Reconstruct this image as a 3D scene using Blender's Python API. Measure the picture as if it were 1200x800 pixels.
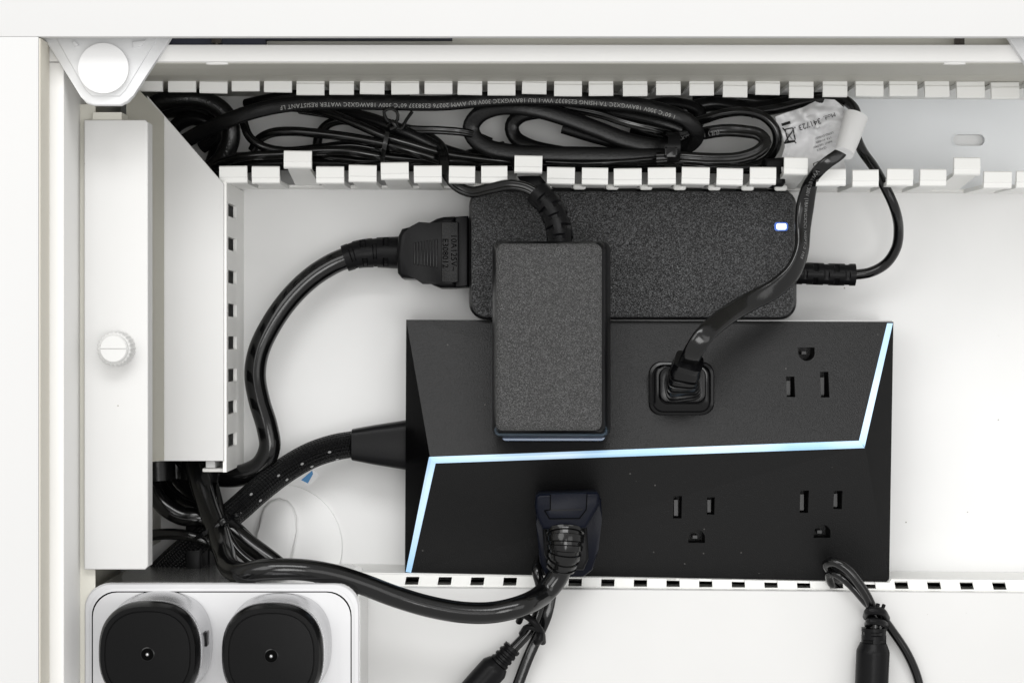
import bpy, bmesh, math, random
from mathutils import Vector, Matrix, noise
from mathutils.bvhtree import BVHTree
random.seed(7)
S = bpy.context.scene
COL = S.collection
for o in list(bpy.data.objects):
    bpy.data.objects.remove(o)

# ---------------------------------------------------------------- camera, light, exposure
D = 0.90                       # camera height above the white panel (m)
S0 = 0.33e-3                   # metres per photo pixel at the panel
def Wd(px, py, z=0.0):
    k = (D - z) / D
    return Vector(((px - 600) * S0 * k, (400 - py) * S0 * k, z))

cd = bpy.data.cameras.new('camera')
cam = bpy.data.objects.new('camera', cd)
COL.objects.link(cam)
cam.location = (0, 0, D)
cd.sensor_width = 36
cd.lens = 36 * D / (1200 * S0)
cd.clip_start = 0.02
cd.clip_end = 20
S.camera = cam

w = bpy.data.worlds.new('World')
S.world = w
w.use_nodes = True
bg = w.node_tree.nodes['Background']
bg.inputs[0].default_value = (1.0, 0.993, 0.978, 1)
bg.inputs[1].default_value = 0.72

def area(name, loc, target, size, power, color=(1, 1, 1), size_y=None):
    ld = bpy.data.lights.new(name, 'AREA')
    ld.energy = power
    ld.color = color
    ld.size = size
    if size_y:
        ld.shape = 'RECTANGLE'
        ld.size_y = size_y
    o = bpy.data.objects.new(name, ld)
    COL.objects.link(o)
    o.location = loc
    o.rotation_euler = (Vector(target) - Vector(loc)).to_track_quat('-Z', 'Y').to_euler()
    return o
area('key_softbox', (-0.58, 0.42, 1.30), (0, 0, 0), 0.70, 4.6, (1, 0.995, 0.985))
area('fill_softbox', (0.78, 0.02, 1.30), (0, 0, 0), 0.70, 2.4, (1, 0.995, 0.985))
area('top_softbox', (0.05, 0.84, 1.22), (0, 0, 0), 0.9, 7.4, (1, 1, 1), 0.36)
area('front_softbox', (0.14, -0.14, 1.60), (0, 0.03, 0), 0.50, 5.0, (1, 0.995, 0.985))

S.view_settings.view_transform = 'Standard'
S.view_settings.look = 'None'
S.view_settings.exposure = 0.0
S.view_settings.gamma = 1.0
S.render.engine = 'CYCLES'
S.cycles.use_denoising = True
S.cycles.max_bounces = 8

# ---------------------------------------------------------------- materials
def mat(name, col, rough=0.5, metal=0.0, bump=None, spec=0.5, mottle=0.0, emit=None, coat=0.0, mix=None, trans=0.0, dust=0, dust_col=(0.22, 0.21, 0.20)):
    """bump = list of (scale, strength, distance, detail)"""
    m = bpy.data.materials.new(name)
    m.use_nodes = True
    nt = m.node_tree
    b = nt.nodes['Principled BSDF']
    b.inputs['Base Color'].default_value = (*col, 1)
    b.inputs['Roughness'].default_value = rough
    b.inputs['Metallic'].default_value = metal
    b.inputs['Specular IOR Level'].default_value = spec
    b.inputs['Coat Weight'].default_value = coat
    b.inputs['Transmission Weight'].default_value = trans
    tc = nt.nodes.new('ShaderNodeTexCoord')
    prev = None
    for (sc, st, dist, det) in (bump or []):
        n = nt.nodes.new('ShaderNodeTexNoise')
        n.inputs['Scale'].default_value = sc
        n.inputs['Detail'].default_value = det
        nt.links.new(tc.outputs['Object'], n.inputs['Vector'])
        bp = nt.nodes.new('ShaderNodeBump')
        bp.inputs['Strength'].default_value = st
        bp.inputs['Distance'].default_value = dist
        nt.links.new(n.outputs['Fac'], bp.inputs['Height'])
        if prev:
            nt.links.new(prev.outputs['Normal'], bp.inputs['Normal'])
        prev = bp
    if prev:
        nt.links.new(prev.outputs['Normal'], b.inputs['Normal'])
    if mix:                                   # speckle of a second colour: (scale, colour, lo, hi)
        n = nt.nodes.new('ShaderNodeTexNoise')
        n.inputs['Scale'].default_value = mix[0]
        n.inputs['Detail'].default_value = 2
        nt.links.new(tc.outputs['Object'], n.inputs['Vector'])
        mr = nt.nodes.new('ShaderNodeMapRange')
        mr.inputs[1].default_value = mix[2]
        mr.inputs[2].default_value = mix[3]
        nt.links.new(n.outputs['Fac'], mr.inputs[0])
        mx = nt.nodes.new('ShaderNodeMix')
        mx.data_type = 'RGBA'
        mx.inputs[6].default_value = (*col, 1)
        mx.inputs[7].default_value = (*mix[1], 1)
        nt.links.new(mr.outputs[0], mx.inputs[0])
        nt.links.new(mx.outputs[2], b.inputs['Base Color'])
    elif mottle:
        n = nt.nodes.new('ShaderNodeTexNoise')
        n.inputs['Scale'].default_value = 23
        n.inputs['Detail'].default_value = 6
        nt.links.new(tc.outputs['Object'], n.inputs['Vector'])
        mr = nt.nodes.new('ShaderNodeMapRange')
        mr.inputs[1].default_value = 0.3
        mr.inputs[2].default_value = 0.7
        mr.inputs[3].default_value = 1 - mottle
        mr.inputs[4].default_value = 1
        nt.links.new(n.outputs['Fac'], mr.inputs[0])
        hs = nt.nodes.new('ShaderNodeHueSaturation')
        hs.inputs['Color'].default_value = (*col, 1)
        nt.links.new(mr.outputs[0], hs.inputs['Value'])
        nt.links.new(hs.outputs[0], b.inputs['Base Color'])
        r2 = nt.nodes.new('ShaderNodeMapRange')
        r2.inputs[3].default_value = rough - 0.08
        r2.inputs[4].default_value = rough + 0.08
        nt.links.new(n.outputs['Fac'], r2.inputs[0])
        nt.links.new(r2.outputs[0], b.inputs['Roughness'])
    if dust:
        v = nt.nodes.new('ShaderNodeTexVoronoi')
        v.inputs['Scale'].default_value = dust
        nt.links.new(tc.outputs['Object'], v.inputs['Vector'])
        sp = nt.nodes.new('ShaderNodeSeparateColor')
        nt.links.new(v.outputs['Color'], sp.inputs[0])
        l1 = nt.nodes.new('ShaderNodeMath'); l1.operation = 'LESS_THAN'; l1.inputs[1].default_value = 0.13
        nt.links.new(v.outputs['Distance'], l1.inputs[0])
        l2 = nt.nodes.new('ShaderNodeMath'); l2.operation = 'GREATER_THAN'; l2.inputs[1].default_value = 0.994 if col[0] > .3 else 0.972
        nt.links.new(sp.outputs[0], l2.inputs[0])
        ml = nt.nodes.new('ShaderNodeMath'); ml.operation = 'MULTIPLY'
        nt.links.new(l1.outputs[0], ml.inputs[0]); nt.links.new(l2.outputs[0], ml.inputs[1])
        mx = nt.nodes.new('ShaderNodeMix'); mx.data_type = 'RGBA'
        src = b.inputs['Base Color'].links[0].from_socket if b.inputs['Base Color'].links else None
        if src: nt.links.new(src, mx.inputs[6])
        else: mx.inputs[6].default_value = (*col, 1)
        mx.inputs[7].default_value = (*dust_col, 1)
        nt.links.new(ml.outputs[0], mx.inputs[0])
        nt.links.new(mx.outputs[2], b.inputs['Base Color'])
    if emit:
        b.inputs['Emission Color'].default_value = (*emit[0], 1)
        b.inputs['Emission Strength'].default_value = emit[1]
    return m

M_panel = mat('white_laminate', (0.80, 0.80, 0.795), 0.5, spec=0.3, mottle=0.045, dust=420, dust_col=(0.35, 0.33, 0.30), bump=[(260, 0.06, 0.0004, 3)])
M_board = mat('white_melamine', (0.62, 0.619, 0.615), 0.6, spec=0.15, mottle=0.012, bump=[(420, 0.05, 0.0003, 2)])
M_edge = mat('beige_edge_banding', (0.66, 0.63, 0.55), 0.55)
M_frame = mat('white_powder_coat', (0.83, 0.825, 0.81), 0.55, mottle=0.03, bump=[(900, 0.12, 0.0001, 2)])
M_frame2 = mat('shaded_powder_coat', (0.70, 0.685, 0.615), 0.5, mottle=0.06, bump=[(900, 0.15, 0.0001, 2)])  # frame coat tinted warm and darker for its shaded sides
M_cover = mat('white_metal_cover', (0.685, 0.683, 0.675), 0.6, mottle=0.04, spec=0.15, dust=420, dust_col=(0.4, 0.38, 0.35))
M_duct = mat('white_pvc', (0.86, 0.86, 0.84), 0.5, spec=0.2, bump=[(150, 0.06, 0.0006, 2)], mottle=0.03)
M_ductwall = mat('offwhite_pvc', (0.86, 0.855, 0.83), 0.38, bump=[(150, 0.06, 0.0006, 2)], mottle=0.05)
M_tray = mat('pale_blue_steel', (0.81, 0.83, 0.85), 0.36, metal=0.0, mottle=0.05)
M_tray2 = mat('grey_steel_tray', (0.72, 0.72, 0.71), 0.42, mottle=0.10)
M_bracket = mat('milky_plastic', (0.70, 0.705, 0.71), 0.45, bump=[(60, 0.2, 0.002, 3)], mottle=0.08)
M_cap = mat('glossy_white_cap', (0.74, 0.74, 0.74), 0.4, spec=0.2)
M_screw = mat('white_nylon', (0.66, 0.66, 0.65), 0.42, spec=0.3)
M_steel = mat('dark_screw_steel', (0.10, 0.09, 0.08), 0.35, metal=0.8)
M_slot = mat('dark_hole', (0.003, 0.003, 0.003), 0.8, spec=0.0)
M_gap = mat('dark_blue_gap_shade', (0.012, 0.016, 0.035), 0.5)

M_rub = mat('black_pvc_cable', (0.003, 0.003, 0.0031), 0.15, bump=[(500, 0.12, 0.0002, 2)], spec=0.45)
M_rub2 = mat('black_pvc_cable_matt', (0.005, 0.005, 0.0052), 0.26, bump=[(900, 0.25, 0.0002, 3)], spec=0.20)
M_rub3 = mat('black_pebbled_cable', (0.003, 0.003, 0.0032), 0.28, bump=[(1300, 0.6, 0.0003, 2)], spec=0.5)
M_blk = mat('black_moulded_plastic', (0.006, 0.006, 0.0065), 0.34, bump=[(1500, 0.25, 0.0001, 2)], spec=0.12)
M_gloss = mat('black_glossy_plastic', (0.003, 0.003, 0.0034), 0.17, spec=0.28)
M_navy = mat('navy_black_plastic', (0.003, 0.004, 0.009), 0.30, bump=[(1500, 0.2, 0.0001, 2)], spec=0.10)
M_charger = mat('leather_grain_plastic', (0.012, 0.012, 0.0125), 0.40, bump=[(2000, 1.0, 0.0011, 1.0)], spec=0.6, mix=(2300, (0.11, 0.112, 0.115), 0.44, 0.66))
M_chside = mat('black_satin_plastic', (0.004, 0.004, 0.0045), 0.3, spec=0.2)
M_adapt = mat('fine_grain_plastic', (0.010, 0.010, 0.010), 0.48, bump=[(2600, 1.0, 0.0006, 1)], spec=0.8, mix=(2500, (0.075, 0.075, 0.075), 0.46, 0.68))
M_strip = mat('matt_black_plastic', (0.0055, 0.0055, 0.0057), 0.36, bump=[(2600, 0.8, 0.00012, 1)], spec=0.24, dust=430, dust_col=(0.07, 0.068, 0.065))
M_facet = mat('smooth_shaded_side', (0.002, 0.002, 0.0022), 0.22, spec=0.04)  # smooth sides; shade put into a darker colour and weaker gloss
M_blueglow = mat('blue_glow_plastic', (0.06, 0.12, 0.24), 0.2)  # blue colour stands for the edge light reflected under the adapter
M_brass = mat('socket_contact_metal', (0.02, 0.02, 0.02), 0.3, metal=0.6)
M_bar = mat('brushed_silver_plastic', (0.62, 0.62, 0.63), 0.42, metal=0.1, bump=[(500, 0.10, 0.0002, 2)], mottle=0.05)
M_barlid = mat('polished_metal_top', (0.74, 0.74, 0.73), 0.18, metal=0.85, bump=[(60, 0.10, 0.001, 2)])
M_sleeve = mat('satin_silver_sleeve', (0.50, 0.50, 0.51), 0.22, metal=0.85)
M_glint = mat('pale_grey_glint', (0.45, 0.45, 0.45), 0.35)
M_disc = mat('black_soft_disc', (0.005, 0.005, 0.0052), 0.24, bump=[(2200, 0.2, 0.00006, 2)], spec=0.10)
M_paper = mat('glossy_label_paper', (0.84, 0.84, 0.85), 0.25, mottle=0.05)
M_tube = mat('white_wrap_label', (0.76, 0.76, 0.76), 0.35, mottle=0.10, bump=[(300, 0.3, 0.0006, 3)])
M_ink = mat('black_ink', (0.012, 0.012, 0.012), 0.6)
M_white_ink = mat('white_print', (0.30, 0.30, 0.29), 0.5)
M_grey_ink = mat('worn_grey_print', (0.20, 0.20, 0.20), 0.5)
M_blue = mat('blue_sticker', (0.02, 0.22, 0.50), 0.35)
M_plate = mat('white_round_cover', (0.82, 0.82, 0.815), 0.36)
M_fleck = mat('grey_tracer_thread', (0.20, 0.20, 0.20), 0.6)
M_led = mat('blue_white_indicator', (0.8, 0.9, 1.0), 0.3, emit=((0.75, 0.86, 1.0), 1.6))
M_ledrim = mat('blue_indicator_rim', (0.03, 0.12, 0.5), 0.3, emit=((0.02, 0.10, 0.6), 0.25))

def led_strip_mat():
    m = bpy.data.materials.new('edge_light_diffuser')
    m.use_nodes = True
    nt = m.node_tree
    b = nt.nodes['Principled BSDF']
    b.inputs['Base Color'].default_value = (0.35, 0.5, 0.65, 1)
    b.inputs['Roughness'].default_value = 0.3
    tc = nt.nodes.new('ShaderNodeTexCoord')
    n = nt.nodes.new('ShaderNodeTexNoise')
    n.inputs['Scale'].default_value = 26
    n.inputs['Detail'].default_value = 1
    nt.links.new(tc.outputs['Object'], n.inputs['Vector'])
    r = nt.nodes.new('ShaderNodeValToRGB')
    r.color_ramp.elements[0].position = 0.38
    r.color_ramp.elements[0].color = (0.08, 0.33, 0.62, 1)
    r.color_ramp.elements[1].position = 0.60
    r.color_ramp.elements[1].color = (0.62, 0.76, 0.92, 1)
    nt.links.new(n.outputs['Fac'], r.inputs[0])
    nt.links.new(r.outputs[0], b.inputs['Emission Color'])
    b.inputs['Emission Strength'].default_value = 0.56
    return m
M_stripe = led_strip_mat()

def braid_mat():
    m = bpy.data.materials.new('black_braided_sleeve')
    m.use_nodes = True
    nt = m.node_tree
    b = nt.nodes['Principled BSDF']
    b.inputs['Base Color'].default_value = (0.005, 0.005, 0.0055, 1)
    b.inputs['Roughness'].default_value = 0.4
    b.inputs['Specular IOR Level'].default_value = 0.25
    uv = nt.nodes.new('ShaderNodeUVMap')
    uv.uv_map = 'UVMap'
    sx = nt.nodes.new('ShaderNodeSeparateXYZ')
    nt.links.new(uv.outputs[0], sx.inputs[0])
    def mth(op, a, bb):
        n = nt.nodes.new('ShaderNodeMath')
        n.operation = op
        for i, v in enumerate((a, bb)):
            if v is None: continue
            if isinstance(v, (int, float)): n.inputs[i].default_value = v
            else: nt.links.new(v, n.inputs[i])
        return n.outputs[0]
    u = mth('MULTIPLY', sx.outputs[0], 2600.0)
    v = mth('MULTIPLY', sx.outputs[1], 2 * math.pi * 12)
    h = mth('MULTIPLY', mth('SINE', mth('ADD', u, v), None), mth('SINE', mth('SUBTRACT', u, v), None))
    bp = nt.nodes.new('ShaderNodeBump')
    bp.inputs['Strength'].default_value = 1.0
    bp.inputs['Distance'].default_value = 0.0005
    nt.links.new(h, bp.inputs['Height'])
    nt.links.new(bp.outputs[0], b.inputs['Normal'])
    return m
M_braid = braid_mat()

# ---------------------------------------------------------------- helpers
def smooth(bm, ang=35):
    for f in bm.faces: f.smooth = True
    for e in bm.edges:
        if len(e.link_faces) == 2 and e.calc_face_angle(0) > math.radians(ang):
            e.smooth = False

def obj(name, bm, m, parent=None, origin=None, sm=True, ang=35, recalc=True):
    if recalc: bmesh.ops.recalc_face_normals(bm, faces=bm.faces)
    if sm: smooth(bm, ang)
    L = parent.location.copy() if parent is not None else (Vector(origin) if origin is not None else Vector((0, 0, 0)))
    if parent is not None and parent.parent is not None:
        L = L + parent.parent.location
    if origin is None and parent is None:
        bb = [v.co for v in bm.verts]
        L = Vector(((min(c.x for c in bb) + max(c.x for c in bb)) / 2, (min(c.y for c in bb) + max(c.y for c in bb)) / 2, min(c.z for c in bb)))
    bmesh.ops.translate(bm, verts=bm.verts, vec=-L)
    me = bpy.data.meshes.new(name)
    bm.to_mesh(me)
    bm.free()
    me.materials.append(m)
    o = bpy.data.objects.new(name, me)
    COL.objects.link(o)
    if parent is not None: o.parent = parent
    else: o.location = L
    return o

def tag(o, label=None, cat=None, group=None, kind=None):
    if label: o['label'] = label
    if cat: o['category'] = cat
    if group: o['group'] = group
    if kind: o['kind'] = kind
    return o

def thing(name, label, cat, loc, group=None):
    o = bpy.data.objects.new(name, None)
    COL.objects.link(o)
    o.location = loc
    o.empty_display_size = 0.01
    return tag(o, label, cat, group)

def box_w(x0, x1, y0, y1, z0, z1, bev=0.0, seg=2):
    bm = bmesh.new()
    bmesh.ops.create_cube(bm, size=1)
    for v in bm.verts:
        v.co = Vector(((x0 + x1) / 2 + v.co.x * (x1 - x0), (y0 + y1) / 2 + v.co.y * (y1 - y0), (z0 + z1) / 2 + v.co.z * (z1 - z0)))
    if bev:
        bmesh.ops.bevel(bm, geom=list(bm.edges), offset=bev, segments=seg, profile=0.5, affect='EDGES', clamp_overlap=True)
    return bm

def prism(pts, z0, z1, bev=0.0, seg=3, zp=None, bottom=False):
    """polygon given in photo pixels at height zp (default z1), straight walls z0..z1, bevelled top edge"""
    zp = z1 if zp is None else zp
    bm = bmesh.new()
    P = [Wd(x, y, zp) for x, y in pts]
    top = [bm.verts.new((p.x, p.y, z1)) for p in P]
    bot = [bm.verts.new((p.x, p.y, z0)) for p in P]
    tf = bm.faces.new(top)
    bf = bm.faces.new(list(reversed(bot)))
    n = len(P)
    for i in range(n):
        bm.faces.new((top[i], bot[i], bot[(i + 1) % n], top[(i + 1) % n]))
    if bev:
        ed = list(tf.edges) + (list(bf.edges) if bottom else [])
        bmesh.ops.bevel(bm, geom=ed, offset=bev, segments=seg, profile=0.5, affect='EDGES', clamp_overlap=True)
    return bm

def rrect(x0, y0, x1, y1, r, n=6):
    out = []
    for cx, cy, a0 in ((x1 - r, y1 - r, 0), (x0 + r, y1 - r, 90), (x0 + r, y0 + r, 180), (x1 - r, y0 + r, 270)):
        for i in range(n + 1):
            a = math.radians(a0 + 90 * i / n)
            out.append((cx + r * math.cos(a), cy + r * math.sin(a)))
    return out

def squircle(cx, cy, rx, ry, e=2.8, n=64):
    out = []
    for i in range(n):
        a = 2 * math.pi * i / n
        c, s = math.cos(a), math.sin(a)
        out.append((cx + rx * math.copysign(abs(c) ** (2 / e), c), cy + ry * math.copysign(abs(s) ** (2 / e), s)))
    return out

def circle(cx, cy, r, n=48, ry=None):
    return [(cx + r * math.cos(2 * math.pi * i / n), cy + (ry or r) * math.sin(2 * math.pi * i / n)) for i in range(n)]

def loft(rings, cap=True):
    """rings: list of (pts_px, z) or world-vector rings"""
    bm = bmesh.new()
    prev = None
    first = None
    for r in rings:
        if isinstance(r, tuple):
            vs = [bm.verts.new(Wd(x, y, r[1])) for x, y in r[0]]
        else:
            vs = [bm.verts.new(p) for p in r]
        if prev:
            n = len(vs)
            for i in range(n):
                bm.faces.new((prev[i], prev[(i + 1) % n], vs[(i + 1) % n], vs[i]))
        else: first = vs
        prev = vs
    if cap:
        bm.faces.new(prev)
        bm.faces.new(list(reversed(first)))
    return bm

def path(pts, step=0.0011):
    P = [Wd(*p[:3]) for p in pts]
    if len(P) == 2: P = [P[0], P[0].lerp(P[1], .5), P[1]]
    ext = [P[0] * 2 - P[1]] + P + [P[-1] * 2 - P[-2]]
    out = []
    for i in range(1, len(ext) - 2):
        p0, p1, p2, p3 = ext[i - 1:i + 3]
        t0 = 0.0
        t1 = t0 + max((p1 - p0).length, 1e-6) ** 0.5
        t2 = t1 + max((p2 - p1).length, 1e-6) ** 0.5
        t3 = t2 + max((p3 - p2).length, 1e-6) ** 0.5
        n = max(2, int((p2 - p1).length / step))
        for j in range(n):
            t = t1 + (t2 - t1) * j / n
            A1 = p0.lerp(p1, (t - t0) / (t1 - t0)); A2 = p1.lerp(p2, (t - t1) / (t2 - t1)); A3 = p2.lerp(p3, (t - t2) / (t3 - t2))
            B1 = A1.lerp(A2, (t - t0) / (t2 - t0)); B2 = A2.lerp(A3, (t - t1) / (t3 - t1))
            out.append(B1.lerp(B2, (t - t1) / (t2 - t1)))
    out.append(P[-1])
    return out

def frames(C):
    """tangent, side, normal per sample; the normal starts towards the camera side (z) and is transported"""
    n = len(C)
    T = [(C[min(i + 1, n - 1)] - C[max(i - 1, 0)]).normalized() for i in range(n)]
    N = Vector((0, 0, 1))
    N = (N - T[0] * N.dot(T[0]))
    N = N.normalized() if N.length > 0.2 else T[0].orthogonal().normalized()
    out = []
    for i in range(n):
        N = (N - T[i] * N.dot(T[i])).normalized()
        z = Vector((0, 0, 1)); z = z - T[i] * z.dot(T[i])
        if z.length > 0.35:
            N = N.lerp(z.normalized(), 0.25).normalized()
        out.append((T[i], N.cross(T[i]).normalized(), N))   # side = N x T
    return out

def sec_round(th): return math.cos(th), math.sin(th)
def sec_flat(ratio):
    def f(th):
        c, s = math.cos(th), math.sin(th)
        return math.copysign(abs(c) ** 0.7, c), ratio * math.copysign(abs(s) ** 0.7, s)
    return f
def sec_twin(th):
    c, s = math.cos(th), math.sin(th)
    r = max(abs(c), 0.40)
    return r * c, r * s * 1.05

def sweep(pts, r_px, sec=sec_round, n=20, twist=None, rfun=None, step=0.0011, uv=False):
    """r_px: half width in photo pixels (as seen at the path's height)"""
    C = path(pts, step) if not isinstance(pts[0], Vector) else pts
    F = frames(C)
    Ls = [0]
    for i in range(1, len(C)): Ls.append(Ls[-1] + (C[i] - C[i - 1]).length)
    bm = bmesh.new()
    uvl = bm.loops.layers.uv.new('UVMap') if uv else None
    rings = []
    for i, c in enumerate(C):
        t, sd, nm = F[i]
        r = r_px * S0 * (D - c.z) / D
        if twist:
            a = twist(i / (len(C) - 1))
            sd, nm = sd * math.cos(a) + nm * math.sin(a), nm * math.cos(a) - sd * math.sin(a)
        ring = []
        for k in range(n):
            th = 2 * math.pi * k / n
            x, y = sec(th)
            f = rfun(Ls[i], Ls[-1], th) if rfun else 1
            ring.append(bm.verts.new(c + sd * (x * r * f) + nm * (y * r * f)))
        rings.append(ring)
    for i in range(1, len(rings)):
        for k in range(n):
            k2 = (k + 1) % n
            f = bm.faces.new((rings[i - 1][k], rings[i - 1][k2], rings[i][k2], rings[i][k]))
            if uv:
                vals = ((Ls[i - 1], k / n), (Ls[i - 1], (k + 1) / n), (Ls[i], (k + 1) / n), (Ls[i], k / n))
                for lp, q in zip(f.loops, vals): lp[uvl].uv = q
    bm.faces.new(list(reversed(rings[0])))
    bm.faces.new(rings[-1])
    return bm

def ribbed(period, depth, duty=0.5, half=False, k=1.0, taper=0.0):
    """strain-relief radius function: grooves every period metres; half = alternate notches around the ring"""
    def f(s, L, th):
        base = 1 - taper * (1 - s / L)
        if s < period * 0.5 or s > L - period * 0.35: return base
        ph = (s / period) % 1
        if half:
            row = int(s / period) % 2
            seg = int((th / (2 * math.pi) * 8 + 0.5)) % 2
            if ph > duty and seg == row: return base * (1 - depth)
            return base
        return base * (1 - depth) if ph > duty else base
    return f

def merge(*bms):
    out = bmesh.new()
    for b in bms:
        me = bpy.data.meshes.new('t')
        b.to_mesh(me); b.free()
        out.from_mesh(me)
        bpy.data.meshes.remove(me)
    return out

def evaluated(o):
    dg = bpy.context.evaluated_depsgraph_get()
    me = bpy.data.meshes.new_from_object(o.evaluated_get(dg))
    return me

def cut(o, cutters):
    """boolean-difference the cutter bmeshes out of o (the cutters are deleted)"""
    c = obj('cutter', merge(*cutters), o.data.materials[0], sm=False, origin=(0, 0, 0))
    c.location = (0, 0, 0)
    md = o.modifiers.new('b', 'BOOLEAN')
    md.operation = 'DIFFERENCE'
    md.solver = 'EXACT'
    md.object = c
    bpy.context.view_layer.update()
    me = evaluated(o)
    o.modifiers.clear()
    old = o.data
    o.data = me
    me.name = o.name
    bpy.data.objects.remove(c)
    bm = bmesh.new(); bm.from_mesh(me)
    smooth(bm, 30)
    bm.to_mesh(me); bm.free()

def glyphs(s, size, spacing=1.0, extrude=0.0):
    """text as a bmesh in the xy plane, height about size metres, starting at 0"""
    c = bpy.data.curves.new('t', 'FONT')
    c.body = s
    c.size = size / 0.70
    c.space_character = spacing
    c.extrude = extrude
    c.resolution_u = 2
    o = bpy.data.objects.new('t', c)
    COL.objects.link(o)
    bpy.context.view_layer.update()
    me = evaluated(o)
    bm = bmesh.new(); bm.from_mesh(me)
    bpy.data.objects.remove(o)
    bpy.data.meshes.remove(me)
    return bm

def text_flat(s, px, py, z, h_px, rot, extrude=0.0, spacing=1.0, center=True, bold=0):
    k = S0 * (D - z) / D
    bm = glyphs(s, h_px * k, spacing, extrude)
    xs = [v.co.x for v in bm.verts]; ys = [v.co.y for v in bm.verts]
    c = Vector(((min(xs) + max(xs)) / 2, (min(ys) + max(ys)) / 2, 0)) if center else Vector((0, 0, 0))
    p = Wd(px, py, z)
    R = Matrix.Rotation(math.radians(rot), 4, 'Z')
    for v in bm.verts: v.co = p + (R @ (v.co - c))
    return bm

def text_on(pts, r_px, s, start, size, rev=True, off=0.0, lift=1.03, spacing=1.05, flat=False, twist=None, ratio=0.5):
    """print a string along a cable path; off = angle (round) or lateral share of the width (flat)"""
    C = path(pts)
    F = frames(C)
    Ls = [0]
    for i in range(1, len(C)): Ls.append(Ls[-1] + (C[i] - C[i - 1]).length)
    bm = glyphs(s, size, spacing)
    keep = []
    for v in bm.verts:
        x, y = v.co.x, v.co.y - size * 0.35
        q = (start - x) if rev else (start + x)
        q = min(max(q, 0), Ls[-1] - 1e-6)
        i = 0
        lo, hi = 0, len(Ls) - 1
        while hi - lo > 1:
            m_ = (lo + hi) // 2
            if Ls[m_] <= q: lo = m_
            else: hi = m_
        f = (q - Ls[lo]) / max(Ls[hi] - Ls[lo], 1e-9)
        c = C[lo].lerp(C[hi], f)
        t, sd, nm = F[lo]
        r = r_px * S0 * (D - c.z) / D
        if twist:
            a = twist(q / Ls[-1])
            sd, nm = sd * math.cos(a) + nm * math.sin(a), nm * math.cos(a) - sd * math.sin(a)
        # with side = N x T : travelling along T, side points to the left of travel seen from above
        yy = -y if rev else y
        if flat:
            v.co = c + sd * (yy + off * r) + nm * (r * ratio * lift + 0.0001)
        else:
            a = yy / r + off
            v.co = c + (sd * math.sin(a) + nm * math.cos(a)) * (r * lift)
    return bm

def tie_ring(px, py, z, w, h, ang, width=0.0025, thick=0.0009):
    """rounded strap loop around a bundle: w,h = half sizes in m across the bundle and in height; ang = bundle direction"""
    c = Wd(px, py, z)
    R = Matrix.Rotation(math.radians(ang), 3, 'Z')
    bm = bmesh.new()
    n = 28
    rings = []
    for i in range(n):
        a = 2 * math.pi * i / n
        u = Vector((0, math.copysign(abs(math.cos(a)) ** .75, math.cos(a)), math.copysign(abs(math.sin(a)) ** .75, math.sin(a))))
        vs = []
        for (dx, k) in ((-width / 2, 0), (width / 2, 0), (width / 2, thick), (-width / 2, thick)):
            p = Vector((dx, u.y * (w + k), u.z * (h + k)))
            vs.append(bm.verts.new(c + R @ p))
        rings.append(vs)
    for i in range(n):
        a, b = rings[i], rings[(i + 1) % n]
        for k in range(4):
            bm.faces.new((a[k], a[(k + 1) % 4], b[(k + 1) % 4], b[k]))
    return bm

def wall_sheet(a, b, s_breaks, z_breaks, holes, thick):
    """vertical sheet from a to b (xy vectors); holes = set of (i, j) cells left open"""
    bm = bmesh.new()
    d = (b - a)
    L = d.length
    d = d / L
    g = {}
    for i, s in enumerate(s_breaks):
        for j, z in enumerate(z_breaks):
            p = a + d * s
            g[i, j] = bm.verts.new((p.x, p.y, z))
    for i in range(len(s_breaks) - 1):
        for j in range(len(z_breaks) - 1):
            if (i, j) not in holes:
                bm.faces.new((g[i, j], g[i + 1, j], g[i + 1, j + 1], g[i, j + 1]))
    bmesh.ops.recalc_face_normals(bm, faces=bm.faces)
    loose = [v for v in bm.verts if not v.link_faces]
    bmesh.ops.delete(bm, geom=loose, context='VERTS')
    bmesh.ops.solidify(bm, geom=list(bm.faces), thickness=thick)
    return bm

def U(n): return n * S0      # photo pixels at panel depth -> metres

# ================================================================ THE SETTING
bp = obj('back_panel', box_w(-0.30, 0.30, -0.22, 0.22, -0.018, 0.0), M_panel, sm=False)
tag(bp, 'white laminate panel that everything is mounted on', kind='structure')

# desk edge boards (nearest the camera)
zt = 0.135
desk = thing('desk_frame', 'white desk frame along the top and left edges of the picture', 'desk frame', Wd(45, 42, 0))
a = Wd(45, 0, zt).x
yb = Wd(0, 43.2, zt).y
o = obj('side_board', box_w(-0.26, a, -0.26, yb, 0.119, zt, 0.0004), M_board, desk)
o = obj('top_board', box_w(-0.26, 0.30, yb + 0.00002, 0.24, 0.1305, zt - 0.0001, 0.0003), M_board, desk)
o = obj('edge_band', box_w(a - 0.001, a + 0.0004, -0.258, yb - 0.0003, 0.1188, zt - 0.0012), M_edge, desk)
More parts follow.
